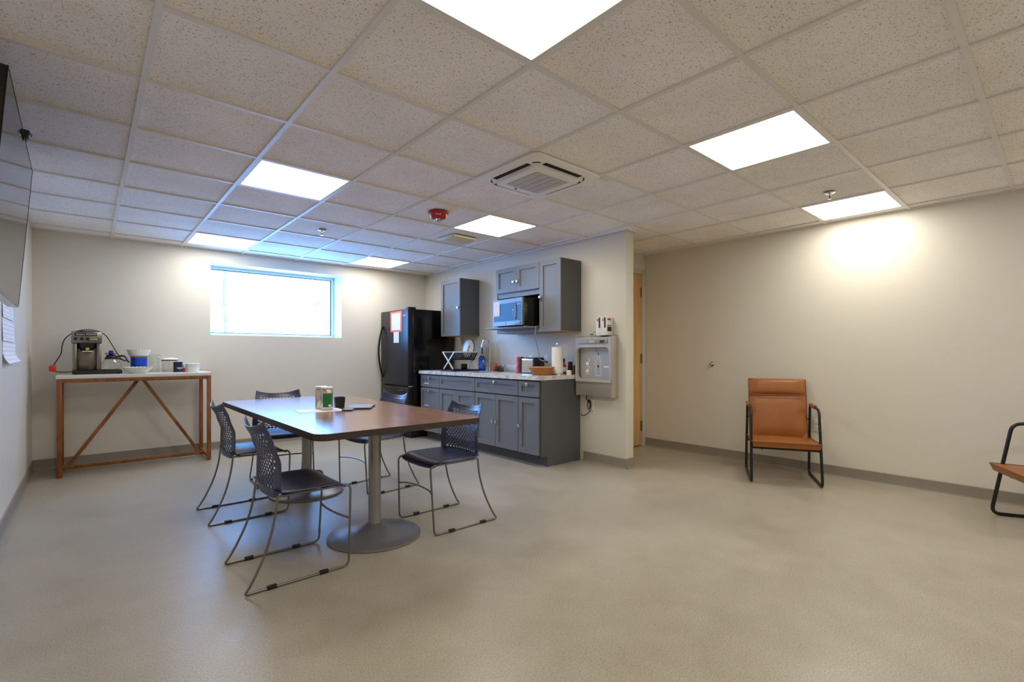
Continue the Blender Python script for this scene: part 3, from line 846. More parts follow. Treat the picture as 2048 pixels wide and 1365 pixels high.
# glass coffee pot ----------------------------------------------------
t = thing('coffee_pot', 'clear glass coffee pot with purple tag on the brewer\'s warmer', 'coffee pot', (0.172, 6.23, KZ+0.0432))
part(t, 'bowl', MB().lathe([(0.055, 0.0), (0.072, 0.008), (0.083, 0.030), (0.080, 0.052), (0.062, 0.082), (0.046, 0.100), (0.042, 0.108)], 28), 'clear')
part(t, 'collar', MB().lathe([(0.050, 0.100), (0.050, 0.113), (0.041, 0.118), (0.037, 0.132), (0.044, 0.143)], 24), 'blackplastic')
hp = smoothpath([(0.042, -0.01, 0.122), (0.075, -0.02, 0.132), (0.100, -0.03, 0.130), (0.112, -0.035, 0.112), (0.126, -0.04, 0.085), (0.138, -0.045, 0.066)], 5)
part(t, 'handle', MB().tube(hp, [0.009]*8+[0.0075]*(len(hp)-8), 8), 'blackplastic')
part(t, 'handle_brace', MB().tube(smoothpath([(0.045, -0.01, 0.108), (0.078, -0.02, 0.098), (0.105, -0.03, 0.083), (0.118, -0.04, 0.088)], 5), 0.006, 8), 'blackplastic')
for k in range(5):
    a = R(-150 + 62*k); 
    part(t, 'tag_petal', MB().bar((0.008*math.cos(a), 0.008*math.sin(a), 0.150), (0.050*math.cos(a), 0.050*math.sin(a), 0.158), 0.030, 0.006), 'purple', 0.002)
part(t, 'tag_stem', MB().lathe([(0.016, 0.142), (0.020, 0.150), (0.020, 0.180), (0.014, 0.186)], 12), 'purple')

# fluted coffee filters --------------------------------------------------
def filters(label, loc, r0, r1, h, layers):
    t = thing('coffee_filter_stack', label, 'coffee filters', loc)
    for k in range(layers):
        n = 72; vs = []; fs = []
        for lev in range(5):
            q = lev/4; rr = r0 + (r1-r0)*q + 0.0016*k
            for j in range(n):
                a = 2*math.pi*j/n; w_ = 1 + 0.032*q*(1 if j % 3 == 0 else -0.5)
                vs.append((rr*w_*math.cos(a), rr*w_*math.sin(a), h*(q**1.15) + 0.004*k + (0.004 if (j % 3 == 0 and lev == 4) else 0)))
        for lev in range(4):
            for j in range(n): fs.append((lev*n+j, lev*n+(j+1) % n, (lev+1)*n+(j+1) % n, (lev+1)*n+j))
        fs.append(tuple(reversed(range(n))))
        part(t, 'filter', MB().add(vs, fs), 'filter', smooth=0)
    return t
filters('stack of white fluted coffee filters lying on the console tabletop', (0.378, 6.165, KZ), 0.062, 0.118, 0.050, 4)
t = thing('canister', 'royal blue canister with tan lid behind the coffee filters', 'canister', (0.402, 6.40, KZ))
part(t, 'body', MB().lathe([(0.068, 0), (0.071, 0.004), (0.071, 0.158), (0.069, 0.160)], 32), 'blue_can')
part(t, 'lid', MB().lathe([(0.072, 0.160), (0.074, 0.162), (0.074, 0.174), (0.072, 0.176)], 32), 'gold')
filters('stack of white fluted coffee filters on top of the blue canister', (0.402, 6.40, KZ+0.1765), 0.080, 0.094, 0.046, 5)
t = thing('clamp_jar', 'clear glass clamp-lid jar right of the blue canister', 'jar', (0.535, 6.43, KZ))
part(t, 'body', MB().lathe([(0.047, 0), (0.051, 0.004), (0.051, 0.150), (0.046, 0.160)], 24), 'clear')
part(t, 'lid', MB().lathe([(0.050, 0.166), (0.052, 0.170), (0.052, 0.182), (0.040, 0.188)], 24), 'clear')
part(t, 'gasket_ring', MB().lathe([(0.048, 0.160), (0.050, 0.162), (0.050, 0.165), (0.048, 0.166)], 24), 'white')
part(t, 'wire_clamp', MB().tube(fillet([(0.02, -0.050, 0.180), (0.035, -0.056, 0.170), (0.035, -0.058, 0.140), (0.012, -0.060, 0.132), (0.012, -0.058, 0.165)], 0.008, 4), 0.002, 6), 'chrome')
t = thing('storage_tub', 'round clear plastic tub with white lid behind the navy salt carton', 'tub', (0.660, 6.33, KZ))
part(t, 'body', MB().lathe([(0.066, 0), (0.070, 0.004), (0.072, 0.118), (0.070, 0.122)], 28), 'clear_plastic')
part(t, 'lid_band', MB().lathe([(0.074, 0.122), (0.075, 0.124), (0.075, 0.131), (0.074, 0.132)], 28), 'navy_label')
part(t, 'lid', MB().lathe([(0.076, 0.132), (0.076, 0.138), (0.060, 0.148), (0.03, 0.154), (0.01, 0.155)], 28), 'white')
t = thing('salt_carton', 'round navy salt carton with white rim and lettering', 'carton', (0.716, 6.185, KZ))
part(t, 'body', MB().lathe([(0.0405, 0.004), (0.0405, 0.112)], 28), 'navy_label')
part(t, 'rim', MB().lathe([(0.0412, 0.112), (0.0416, 0.113), (0.0416, 0.119), (0.038, 0.120)], 28), 'white')
part(t, 'base_rim', MB().lathe([(0.040, 0), (0.0412, 0.001), (0.0412, 0.004)], 28), 'white')
sr = Matrix.Rotation(R(18), 3, 'Z') @ Matrix.Rotation(R(90), 3, 'X')
def on_can(r, ang, z): return (r*math.sin(R(ang)), -r*math.cos(R(ang)), z)
text(t, 'MORTON', 0.0125, on_can(0.0413, 18, 0.046), sr.to_euler(), 'ink', bold=0.0006)
text(t, 'SALT', 0.010, on_can(0.0413, 18, 0.034), sr.to_euler(), 'ink')
t = thing('spice_shaker', 'small red and white shaker squeezed beside the salt carton', 'shaker', (0.772, 6.20, KZ))
part(t, 'body', MB().lathe([(0.012, 0), (0.013, 0.002), (0.013, 0.045)], 14), 'redplug')
part(t, 'cap', MB().lathe([(0.0125, 0.045), (0.0125, 0.078), (0.009, 0.082)], 14), 'white')
t = thing('tub', 'white plastic tub at the right end of the console tabletop', 'tub', (0.848, 6.20, KZ))
part(t, 'body', MB().lathe([(0.055, 0), (0.059, 0.004), (0.064, 0.080), (0.064, 0.082)], 30), 'white')
part(t, 'lid', MB().lathe([(0.066, 0.082), (0.067, 0.084), (0.067, 0.090), (0.064, 0.092), (0.05, 0.090)], 30), 'white')

# ------------------------------------------------------------------ kitchen run (faces -X; local x = distance out from the face)
def shaker(parent, name, x, y0, y1, z0, z1, rail=0.055, th=0.020, mat='cab'):
    """shaker front lying in the plane X=x (outer face), frame with a recessed panel"""
    mb = MB()
    mb.box(x, x+th, y0, y0+rail, z0, z1).box(x, x+th, y1-rail, y1, z0, z1)
    mb.box(x, x+th, y0+rail, y1-rail, z0, z0+rail).box(x, x+th, y0+rail, y1-rail, z1-rail, z1)
    f = part(parent, name, mb, mat, smooth=0)
    part(f, 'panel', MB().box(x+0.0125, x+th-0.001, y0+rail-0.001, y1-rail+0.001, z0+rail-0.001, z1-rail+0.001), mat, smooth=0)
    return f
def knob(parent, x, y, z):
    mb = MB().tube([(x, y, z), (x-0.016, y, z)], 0.006, 10).box(x-0.027, x-0.015, y-0.0165, y+0.0165, z-0.0165, z+0.0165)
    return part(parent, 'knob', mb, 'chrome', 0.002, label='square chrome knob')
CF = 3.378      # cabinet face
def base_unit(y0, y1, label, top=0.872):
    t = thing('base_cabinet', label, 'cabinet', (0, 0, 0), group='slate grey base cabinets')
    mb = MB().box(CF+0.021, XK-0.012, y0+0.001, y1-0.001, 0.105, top)
    part(t, 'carcass', mb, 'cab_gap')
    part(t, 'face_frame', MB().box(CF+0.0205, CF+0.022, y0+0.001, y1-0.001, 0.105, 0.872), 'cab_gap', smooth=0)
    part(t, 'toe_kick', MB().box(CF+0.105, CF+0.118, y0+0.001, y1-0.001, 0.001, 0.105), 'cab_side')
    return t
DZ0, DZ1 = 0.118, 0.690     # doors
TZ0, TZ1 = 0.702, 0.858     # top drawers
G = 0.0045
a, b = 5.283, 5.738
t = base_unit(a, b, 'three-drawer base cabinet beside the refrigerator')
for z0, z1 in ((TZ0, TZ1), (0.412, 0.690), (0.118, 0.400)):
    f = shaker(t, 'drawer_front', CF, a+G, b-G, z0, z1, 0.045)
    knob(f, CF, (a+b)/2, z1-0.035)
    part(f, 'reflection_strip', MB().box(CF-0.004, CF, (a+b)/2+0.02, (a+b)/2+0.13, z0+0.040, z0+0.052), 'white', 0.001)  # white strip stands in for a reflection line on the drawer front
a, b = 4.527, 5.283
t = base_unit(a, b, 'two-door base cabinet under the sink with false drawer front', 0.73)
shaker(t, 'false_drawer_front', CF, a+G, b-G, TZ0, TZ1, 0.05)
m = (a+b)/2
for y0, y1, ky in ((a+G, m-G/2, m-0.03), (m+G/2, b-G, m+0.03)):
    f = shaker(t, 'door', CF, y0, y1, DZ0, DZ1); knob(f, CF, ky, 0.395)
a, b = 3.771, 4.527
t = base_unit(a, b, 'two-door base cabinet with one wide drawer, left of the end cabinet')
f = shaker(t, 'drawer_front', CF, a+G, b-G, TZ0, TZ1, 0.05); knob(f, CF, (a+b)/2, TZ1-0.035)
m = (a+b)/2
for y0, y1, ky in ((a+G, m-G/2, m-0.03), (m+G/2, b-G, m+0.03)):
    f = shaker(t, 'door', CF, y0, y1, DZ0, DZ1); knob(f, CF, ky, 0.395)
a, b = 3.462, 3.771
t = base_unit(a, b, 'narrow end base cabinet with one drawer and one door')
f = shaker(t, 'drawer_front', CF, a+G, b-G, TZ0, TZ1, 0.05); knob(f, CF, (a+b)/2, TZ1-0.035)
f = shaker(t, 'door', CF, a+G, b-G, DZ0, DZ1); knob(f, CF, b-0.03, 0.395)
ep = MB().prism([(CF+0.105, 0.001), (XK-0.011, 0.001), (XK-0.011, 0.872), (CF+0.020, 0.872), (CF+0.020, 0.105), (CF+0.105, 0.105)], 3.444, 3.4625, 'y')
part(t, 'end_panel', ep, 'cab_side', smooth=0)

# worktop with a cut-out for the sink
WZ = 0.915
SX0, SX1, SY0, SY1 = 3.47, 3.83, 4.60, 5.005
WX_0, WX_1, WY0, WY1 = 3.352, XK-0.002, 3.432, 5.745
wk = MB()
xs, ys = [WX_0, SX0, SX1, WX_1], [WY0, SY0, SY1, WY1]
for i in range(3):
    for j in range(3):
        if i == 1 and j == 1: continue
        wk.box(xs[i], xs[i+1], ys[j], ys[j+1], 0.8735, WZ)
wt = solo('worktop', 'grey-veined white marble-look worktop running along the base cabinets', 'countertop', wk, 'marble')
bsx = part(wt, 'backsplash', MB().box(XK-0.020, XK-0.002, 4.20, 4.78, WZ+0.0002, WZ+0.088), 'marble', 0.002)
t = thing('sink', 'stainless steel drop-in sink in the worktop', 'sink', ((SX0+SX1)/2, (SY0+SY1)/2, WZ))
sx, sy = (SX1-SX0)/2, (SY1-SY0)/2
mb = MB(); e = 0.012
rings = [(sx+e, sy+e, 0.0005), (sx+e, sy+e, 0.004), (sx-0.010, sy-0.010, 0.004), (sx-0.016, sy-0.016, -0.005), (sx-0.03, sy-0.03, -0.15), (sx-0.06, sy-0.06, -0.165)]
for (p, q, z) in rings: mb.v += [(x, y, z) for x, y in rrect(-p, p, -q, q, 0.03, 4)]
n = len(mb.v)//len(rings)
for k in range(len(rings)-1):
    for j in range(n): mb.f.append([k*n+j, k*n+(j+1) % n, (k+1)*n+(j+1) % n, (k+1)*n+j])
mb.f.append([(len(rings)-1)*n+j for j in range(n)])
part(t, 'basin', mb, 'steel')
part(t, 'drain', MB().lathe([(0.04, -0.166), (0.042, -0.163), (0.03, -0.162)], 20), 'chrome')
t = thing('faucet', 'chrome gooseneck pull-down faucet behind the sink', 'faucet', (3.905, 4.905, WZ+0.0002))
part(t, 'base', MB().lathe([(0.027, 0), (0.027, 0.008), (0.019, 0.016), (0.017, 0.055)], 18), 'chrome')
gn = smoothpath([(0, 0, 0.05), (0, 0, 0.18), (0, 0, 0.33), (-0.012, 0.002, 0.385), (-0.055, 0.006, 0.425), (-0.098, 0.010, 0.390), (-0.108, 0.012, 0.345)], 6)
part(t, 'spout', MB().tube(gn, 0.0115, 12), 'chrome')
sp = part(t, 'spray_head', MB().tube([(-0.108, 0.012, 0.350), (-0.112, 0.012, 0.315), (-0.114, 0.012, 0.300)], [0.015, 0.016, 0.014], 12), 'chrome')
part(sp, 'spray_hose', MB().tube([(-0.114, 0.012, 0.302), (-0.116, 0.012, 0.225)], 0.0095, 10), 'blackplastic')
part(t, 'lever', MB().tube([(-0.012, 0.0, 0.06), (-0.05, 0.015, 0.066), (-0.075, 0.025, 0.074)], [0.008, 0.007, 0.006], 8), 'chrome')

# ------------------------------------------------------------------ wall cabinets
UF = 3.668
UZ0, UZ1 = 1.376, 2.137
def wall_box(y0, y1, z0, z1, label, name='wall_cabinet'):
    t = thing(name, label, 'cabinet', group='slate grey wall cabinets')
    return t
def upper(y0, y1, label, knob_right):
    t = wall_box(y0, y1, UZ0, UZ1, label)
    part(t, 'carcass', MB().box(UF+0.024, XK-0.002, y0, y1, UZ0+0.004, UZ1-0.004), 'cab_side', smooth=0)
    part(t, 'top_board', MB().box(UF+0.024, XK-0.002, y0+0.001, y1-0.001, UZ1-0.004, UZ1), 'plywood', smooth=0, label='raw plywood top')
    part(t, 'bottom_board', MB().box(UF+0.024, XK-0.002, y0+0.001, y1-0.001, UZ0, UZ0+0.004), 'plywood', smooth=0, label='raw plywood underside')
    f = shaker(t, 'door', UF, y0+0.002, y1-0.002, UZ0+0.002, UZ1-0.002, 0.055)
    knob(f, UF, (y0+0.030) if knob_right else (y1-0.030), 1.745)
    return t
upper(5.240, 5.690, 'single-door slate grey wall cabinet beside the refrigerator', True)
upper(3.438, 3.752, 'tall single-door slate grey wall cabinet right of the microwave', False)
y0, y1 = 3.754, 4.492
t = thing('microwave_cabinet', 'two-door slate grey wall cabinet with an open niche holding the microwave', 'cabinet', group='slate grey wall cabinets')
XB = XK-0.002
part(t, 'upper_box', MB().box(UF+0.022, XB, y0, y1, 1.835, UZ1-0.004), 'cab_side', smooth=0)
part(t, 'top_board', MB().box(UF+0.022, XB, y0+0.001, y1-0.001, UZ1-0.004, UZ1), 'plywood', smooth=0, label='raw plywood top')
m = (y0+y1)/2
for a, b, ky in ((y0+0.002, m-0.0015, m-0.032), (m+0.0015, y1-0.002, m+0.032)):
    f = shaker(t, 'door', UF, a, b, 1.850, UZ1-0.002, 0.05); knob(f, UF, ky, 1.965)
part(t, 'niche_rail', MB().box(UF+0.022, UF+0.042, y0, y1, 1.790, 1.835), 'cab', smooth=0)
part(t, 'niche_stile', MB().box(UF+0.022, XB, y1-0.018, y1, UZ0, 1.835), 'cab_side', smooth=0)
part(t, 'niche_stile', MB().box(UF+0.022, XB, y0, y0+0.018, UZ0, 1.835), 'cab_side', smooth=0)
part(t, 'niche_back', MB().box(XB-0.008, XB, y0+0.018, y1-0.018, UZ0+0.05, 1.835), 'cab_gap', smooth=0)
part(t, 'bottom_rail', MB().box(UF+0.022, XB, y0+0.018, y1-0.018, UZ0, UZ0+0.042), 'cab', smooth=0)
part(t, 'pull_out_shelf', MB().box(UF-0.175, XB-0.01, y0+0.024, y1-0.024, 1.4185, 1.436), 'cab', 0.002)
# microwave
MX0, MX1, MY0, MY1, MZ0 = 3.478, 3.84, 3.802, 4.325, 1.4365
t = thing('microwave', 'black microwave with stainless front resting on the cabinet\'s pull-out shelf', 'microwave', (MX0, (MY0+MY1)/2, MZ0), R(-3))
hw = (MY1-MY0)/2; MH = 0.306
part(t, 'body', MB().box(0.028, MX1-MX0, -hw+0.004, hw-0.004, 0.010, MH), 'blackgloss', 0.004)
for x in (0.05, 0.30):
    for y in (-0.2, 0.2): part(t, 'foot', MB().lathe([(0.012, 0), (0.012, 0.011)], 10, (x, y, 0)), 'blackplastic')
cpw = 0.115      # control panel width, at the right (low Y)
df = MB(); ya, yb_ = -hw+cpw, hw
df.box(0, 0.028, ya, yb_, 0.012, 0.062).box(0, 0.028, ya, yb_, MH-0.048, MH).box(0, 0.028, yb_-0.020, yb_, 0.062, MH-0.048).box(0, 0.028, ya, ya+0.012, 0.062, MH-0.048)
dd = part(t, 'door', df, 'steel_mw', 0.001, 1)
part(dd, 'door_window', MB().box(0.003, 0.026, ya+0.012, yb_-0.020, 0.062, MH-0.048), 'mwglass', smooth=0)
part(dd, 'handle', MB().tube(smoothpath([(-0.002, ya+0.010, 0.070), (-0.020, ya+0.012, 0.11), (-0.026, ya+0.013, 0.16), (-0.020, ya+0.012, 0.21), (-0.002, ya+0.010, 0.256)], 5), 0.0042, 8), 'chrome')
cf = MB(); yc, yd = -hw, -hw+cpw-0.002
cf.box(0, 0.028, yc, yd, 0.012, 0.062).box(0, 0.028, yc, yd, MH-0.048, MH).box(0, 0.028, yc, yc+0.008, 0.062, MH-0.048)
cp = part(t, 'control_panel', cf, 'steel_mw', 0.001, 1)
part(cp, 'key_pad', MB().box(0.003, 0.026, yc+0.008, yd, 0.062, MH-0.048), 'mwglass', smooth=0)
part(cp, 'display', MB().box(0.0015, 0.003, yc+0.022, yd-0.02, MH-0.078, MH-0.058), 'lcd', smooth=0)
for r_ in range(6):
    for c_ in range(3):
        yy = yc+0.026+c_*0.028; zz = 0.082+r_*0.023
        part(cp, 'key', MB().box(0.0018, 0.003, yy-0.008, yy+0.008, zz-0.005, zz+0.005), 'greyink', smooth=0)
part(cp, 'door_button', MB().box(-0.004, 0.0, yc+0.016, yd-0.010, 0.022, 0.052), 'steel_mw', 0.001)
bd = part(dd, 'badge', MB().lathe([(0.011, 0), (0.011, 0.002)], 20).xf(Matrix.Translation((-0.0005, 0.03, 0.037)) @ Matrix.Rotation(R(-90), 4, 'Y')), 'greyink')
text(dd, 'GE', 0.012, (-0.0030, 0.03, 0.037), '-x', 'ink')
cw = smoothpath([(0.335, -hw+0.02, 0.02), (0.20, -hw-0.012, 0.004), (0.175, -hw-0.018, -0.02), (0.165, -hw-0.020, -0.10), (0.19, -hw-0.018, -0.20), (0.225, -hw-0.012, -0.29), (0.235, -hw-0.004, -0.345), (0.25, -hw-0.01, -0.365), (0.275, -hw-0.05, -0.380)], 6)
part(t, 'power_cord', MB().tube(cw, 0.0035, 8), 'greymetal')
part(t, 'plug', MB().tube([(0.272, -hw-0.046, -0.379), (0.30, -hw-0.075, -0.390)], [0.009, 0.013], 10), 'blackplastic')
solo('note', 'white note taped to the upper left of the microwave door', 'note', MB().box(-0.001, 0.0, -0.058, 0.058, -0.082, 0.082), 'print_fine', (MX0-0.0008+math.sin(R(3))*((MY1-MY0)/2-0.068), (MY0+MY1)/2+((MY1-MY0)/2-0.068)*math.cos(R(3)), MZ0+0.205), R(-3))

# ------------------------------------------------------------------ refrigerator
FX0, FX1, FY0, FY1, FH = 3.225, 3.955, 5.808, 6.600, 1.745
t = thing('refrigerator', 'black bottom-freezer refrigerator in the back corner', 'refrigerator', (FX0, (FY0+FY1)/2, 0))
hw = (FY1-FY0)/2
part(t, 'cabinet_body', MB().box(0.075, FX1-FX0, -hw, hw, 0.03, FH), 'blackgloss', 0.006)
dr = part(t, 'upper_door', MB().box(0.0, 0.068, -hw, hw, 0.708, FH), 'fridgedoor', 0.008, 3)
fz = part(t, 'freezer_drawer', MB().box(0.0, 0.068, -hw, hw, 0.075, 0.690), 'fridgedoor', 0.008, 3)
part(t, 'kick_grille', MB().box(0.05, 0.09, -hw+0.01, hw-0.01, 0.02, 0.075), 'blackplastic', 0.003)
part(t, 'door_gasket', MB().box(0.066, 0.078, -hw+0.012, hw-0.012, 0.09, FH-0.012), 'blackplastic', smooth=0)
part(t, 'hinge_cover', MB().box(0.006, 0.125, -hw+0.002, -hw+0.07, FH+0.0005, FH+0.026), 'blackplastic', 0.006)
part(t, 'middle_hinge', MB().box(0.020, 0.080, -hw-0.010, -hw+0.03, 0.692, 0.706), 'chrome', 0.002)
for y in (-hw+0.05, hw-0.05):
    for x in (0.11, 0.66): part(t, 'foot', MB().lathe([(0.018, 0), (0.018, 0.034)], 12, (x, y, 0)), 'blackplastic')
hp = smoothpath([(-0.002, hw-0.055, 0.80), (-0.030, hw-0.055, 0.90), (-0.056, hw-0.055, 1.04), (-0.064, hw-0.055, 1.17), (-0.056, hw-0.055, 1.30), (-0.030, hw-0.055, 1.44), (-0.002, hw-0.055, 1.54)], 6)
part(dr, 'handle', MB().tube(hp, 0.0125, 10), 'blackgloss')
hp = smoothpath([(-0.002, -0.28, 0.635), (-0.045, -0.20, 0.635), (-0.056, 0, 0.635), (-0.045, 0.20, 0.635), (-0.002, 0.28, 0.635)], 6)
part(fz, 'handle', MB().tube(hp, 0.0125, 10), 'blackgloss')
part(dr, 'badge', MB().box(-0.0015, 0.0, -hw+0.06, -hw+0.14, 1.655, 1.668), 'chrome', smooth=0)
t = thing('notice', 'white notice on a scalloped coral orange backing on the refrigerator door', 'notice', (FX0-0.0008, 6.145, 1.585))
sc_edge = []
W_, H_ = 0.160, 0.138
for (x0, y0, x1, y1, n_) in ((-W_, -H_, W_, -H_, 9), (W_, -H_, W_, H_, 8), (W_, H_, -W_, H_, 9), (-W_, H_, -W_, -H_, 8)):
    for k in range(n_*4):
        q = k/(n_*4); nx, ny = (y1-y0), -(x1-x0); l = math.hypot(nx, ny)
        o_ = 0.007*abs(math.sin(math.pi*q*n_))
        sc_edge.append((x0+(x1-x0)*q+nx/l*o_, y0+(y1-y0)*q+ny/l*o_))
part(t, 'backing', MB().prism(sc_edge, -0.0012, 0, 'x'), 'orange', smooth=0)
part(t, 'sheet', MB().box(-0.0020, -0.0012, -0.125, 0.125, -0.118, 0.118), 'print_fine', smooth=0)
solo('notice_slip', 'narrow white slip hanging below the coral notice on the refrigerator', 'notice', MB().box(-0.001, 0, -0.075, 0.075, -0.075, 0.075), 'print_fine', (FX0-0.0008, 6.135, 1.368))
mg = MB().prism([(0.0, -0.055), (0.03, 0.025), (0.06, 0.04), (0.035, 0.0), (0.05, -0.05)], -0.006, 0, 'x')
solo('magnet', 'dark blue magnet at the lower left of the coral notice', 'magnet', mg, 'foldernavy', (FX0-0.0008, 6.318, 1.48))

# ------------------------------------------------------------------ things on the worktop
Z = WZ + 0.0003
t = thing('dish_rack', 'folding white and black dish rack on a black drain tray', 'dish rack', (3.44, 5.17, Z))
# local x 0..0.40 along the rack, y -0.13..0.13
tr_ = MB(); 
for (p, z) in ((0.0, 0.0), (0.0, 0.022), (0.008, 0.022), (0.012, 0.006)):
    tr_.v += [(x, y, z) for x, y in rrect(-0.02+p, 0.395-p, -0.140+p, 0.152-p, 0.02, 4)]
n = len(tr_.v)//4
for k in range(3):
    for j in range(n): tr_.f.append([k*n+j, k*n+(j+1) % n, (k+1)*n+(j+1) % n, (k+1)*n+j])
tr_.f += [list(reversed(range(n))), list(range(3*n, 4*n))]
part(t, 'drain_tray', tr_, 'blackplastic')
for x in (0.004, 0.380):
    for s_ in (-1, 1):
        part(t, 'cross_leg', MB().bar((x, -0.105*s_, 0.030), (x, 0.128*s_, 0.246), 0.008, 0.018, (0, 1, 0.0)), 'white', 0.002)
for s_ in (-1, 1):
    part(t, 'top_rail', MB().bar((-0.002, 0.128*s_, 0.246), (0.386, 0.128*s_, 0.246), 0.016, 0.014), 'white', 0.003)
    part(t, 'mid_rail', MB().bar((0.0, 0.045*s_, 0.150), (0.384, 0.045*s_, 0.150), 0.012, 0.012), 'blackplastic', 0.002)
    for k in range(13):
        x = 0.022+0.0285*k
        part(t, 'slat', MB().bar((x, 0.124*s_, 0.240), (x, 0.045*s_, 0.150), 0.009, 0.012, (1, 0, 0)), 'blackplastic')
for k in range(6):
    x = 0.03+0.065*k
    part(t, 'floor_slat', MB().bar((x, -0.045, 0.150), (x, 0.045, 0.150), 0.008, 0.006), 'blackplastic')
t = thing('drinking_glass', 'upturned clear glass on the drain tray under the dish rack', 'glass', (3.50, 5.16, Z+0.0065))
part(t, 'body', MB().lathe([(0.036, 0), (0.033, 0.08), (0.028, 0.085)], 20), 'clear')
t = thing('mug', 'black mug on the drain tray under the dish rack', 'mug', (3.66, 5.13, Z+0.0065))
part(t, 'body', MB().lathe([(0.040, 0), (0.042, 0.004), (0.040, 0.085), (0.036, 0.088)], 22), 'blackgloss')
part(t, 'handle', MB().tube(smoothpath([(-0.03, -0.027, 0.07), (-0.05, -0.045, 0.066), (-0.054, -0.05, 0.04), (-0.03, -0.028, 0.018)], 4), 0.005, 8), 'blackgloss')
# patterned plate standing in the rack, leaning to the wall
t = thing('plate', 'cream plate with brown rim and rust motif standing in the dish rack', 'plate', (3.765, 5.17, Z+0.290), rot=(0, R(-80), 0))
part(t, 'dish', MB().lathe([(0.07, -0.006), (0.075, -0.004), (0.128, 0.010), (0.128, 0.014), (0.072, 0.001), (0.01, 0.0005)], 40), 'plate_cream')
part(t, 'rim', MB().lathe([(0.118, 0.0070), (0.137, 0.011), (0.137, 0.016), (0.118, 0.0140)], 40, cap=False), 'plate_rim')
part(t, 'motif', MB().sphere((0.022, -0.008, 0.0012), 0.026, 14, 6, (1, 0.8, 0.04)).sphere((-0.024, 0.010, 0.0012), 0.026, 14, 6, (1, 0.8, 0.04)), 'plate_motif')

def bottle(name, label, cat, loc, prof, mat, parts, rz=0, sy=1.0):
    t = thing(name, label, cat, loc, rz)
    part(t, 'body', MB().lathe(prof, 22).xf(Matrix.Diagonal((sy, 1, 1, 1))), mat)
    for nm, pr, mt in parts: part(t, nm, MB().lathe(pr, 18), mt)
    return t
t = bottle('dish_soap_bottle', 'blue dish soap bottle with yellow cap behind the sink', 'bottle', (3.885, 5.045, Z),
       [(0.040, 0), (0.045, 0.006), (0.047, 0.05), (0.043, 0.11), (0.045, 0.15), (0.037, 0.18), (0.018, 0.200)], 'soapblue',
       [('cap', [(0.019, 0.200), (0.019, 0.218), (0.012, 0.224), (0.011, 0.246), (0.006, 0.250)], 'soapyellow')], R(52), 0.70)
vs = []; fs = []
for i in range(9):
    a = R(130 + 100*i/8)
    for z in (0.035, 0.155): 
        rr = 0.0462 if z < 0.1 else 0.0452
        vs.append((rr*0.70*math.cos(a)*1.02, rr*math.sin(a)*1.02, z))
for i in range(8): fs.append((2*i, 2*i+1, 2*i+3, 2*i+2))
part(t, 'front_label', MB().add(vs, fs), 'soaplabel', label='blue and white swirled label')
bottle('hand_soap_bottle', 'small coral hand soap pump bottle right of the faucet', 'bottle', (3.93, 4.825, Z),
       [(0.022, 0), (0.026, 0.004), (0.027, 0.05), (0.026, 0.09), (0.014, 0.108)], 'coralsoap',
       [('label_band', [(0.0265, 0.022), (0.0278, 0.023), (0.0278, 0.068), (0.0265, 0.069)], 'orange'),
        ('pump', [(0.012, 0.108), (0.012, 0.118), (0.005, 0.120), (0.005, 0.136), (0.010, 0.138), (0.010, 0.146)], 'clear_plastic')])
t = thing('sponge_holder', 'dark arched wire sponge holder right of the faucet', 'holder', (3.91, 4.725, Z))
for x in (-0.03, 0.0, 0.03):
    for r_ in (0.050, 0.034, 0.018):
        part(t, 'wire_arch', MB().tube([(x, r_*math.cos(R(q)), 0.012+r_*1.15*math.sin(R(q))) for q in range(0, 181, 15)], 0.0028, 6), 'blackplastic')
part(t, 'base', MB().box(-0.035, 0.035, -0.052, 0.052, 0, 0.012), 'blackplastic', 0.003)
t = thing('carton', 'slim pink printed carton standing left of the toaster', 'box', (3.735, 4.155, Z), R(4))
part(t, 'box', MB().box(-0.030, 0.075, -0.006, 0.018, 0, 0.19), 'pink', 0.001)
# toaster
t = thing('toaster', 'two-slice toaster with mirrored side and black ends', 'toaster', (3.80, 4.005, Z))
part(t, 'shell', MB().prism([(-0.074, 0.016), (0.074, 0.016), (0.074, 0.155)] + arc((0.050, 0.155), 0.024, 0, 90, 5) + arc((-0.050, 0.155), 0.024, 90, 180, 5) + [(-0.074, 0.155)], -0.092, 0.092, 'y'), 'chrome')
for s_ in (-1, 1):
    part(t, 'end_cap', MB().prism([(-0.078, 0.012), (0.078, 0.012), (0.078, 0.157)] + arc((0.052, 0.157), 0.026, 0, 90, 5) + arc((-0.052, 0.157), 0.026, 90, 180, 5) + [(-0.078, 0.157)], s_*0.092, s_*0.122, 'y'), 'blackplastic', 0.004)
for x in (-0.025, 0.025):
    part(t, 'bread_slot', MB().box(x-0.013, x+0.013, -0.075, 0.075, 0.1785, 0.1805), 'black_void')
part(t, 'base', MB().box(-0.078, 0.078, -0.12, 0.12, 0.0, 0.014), 'blackplastic', 0.003)
part(t, 'lever', MB().box(-0.018, 0.018, -0.140, -0.121, 0.11, 0.122), 'blackplastic', 0.003)
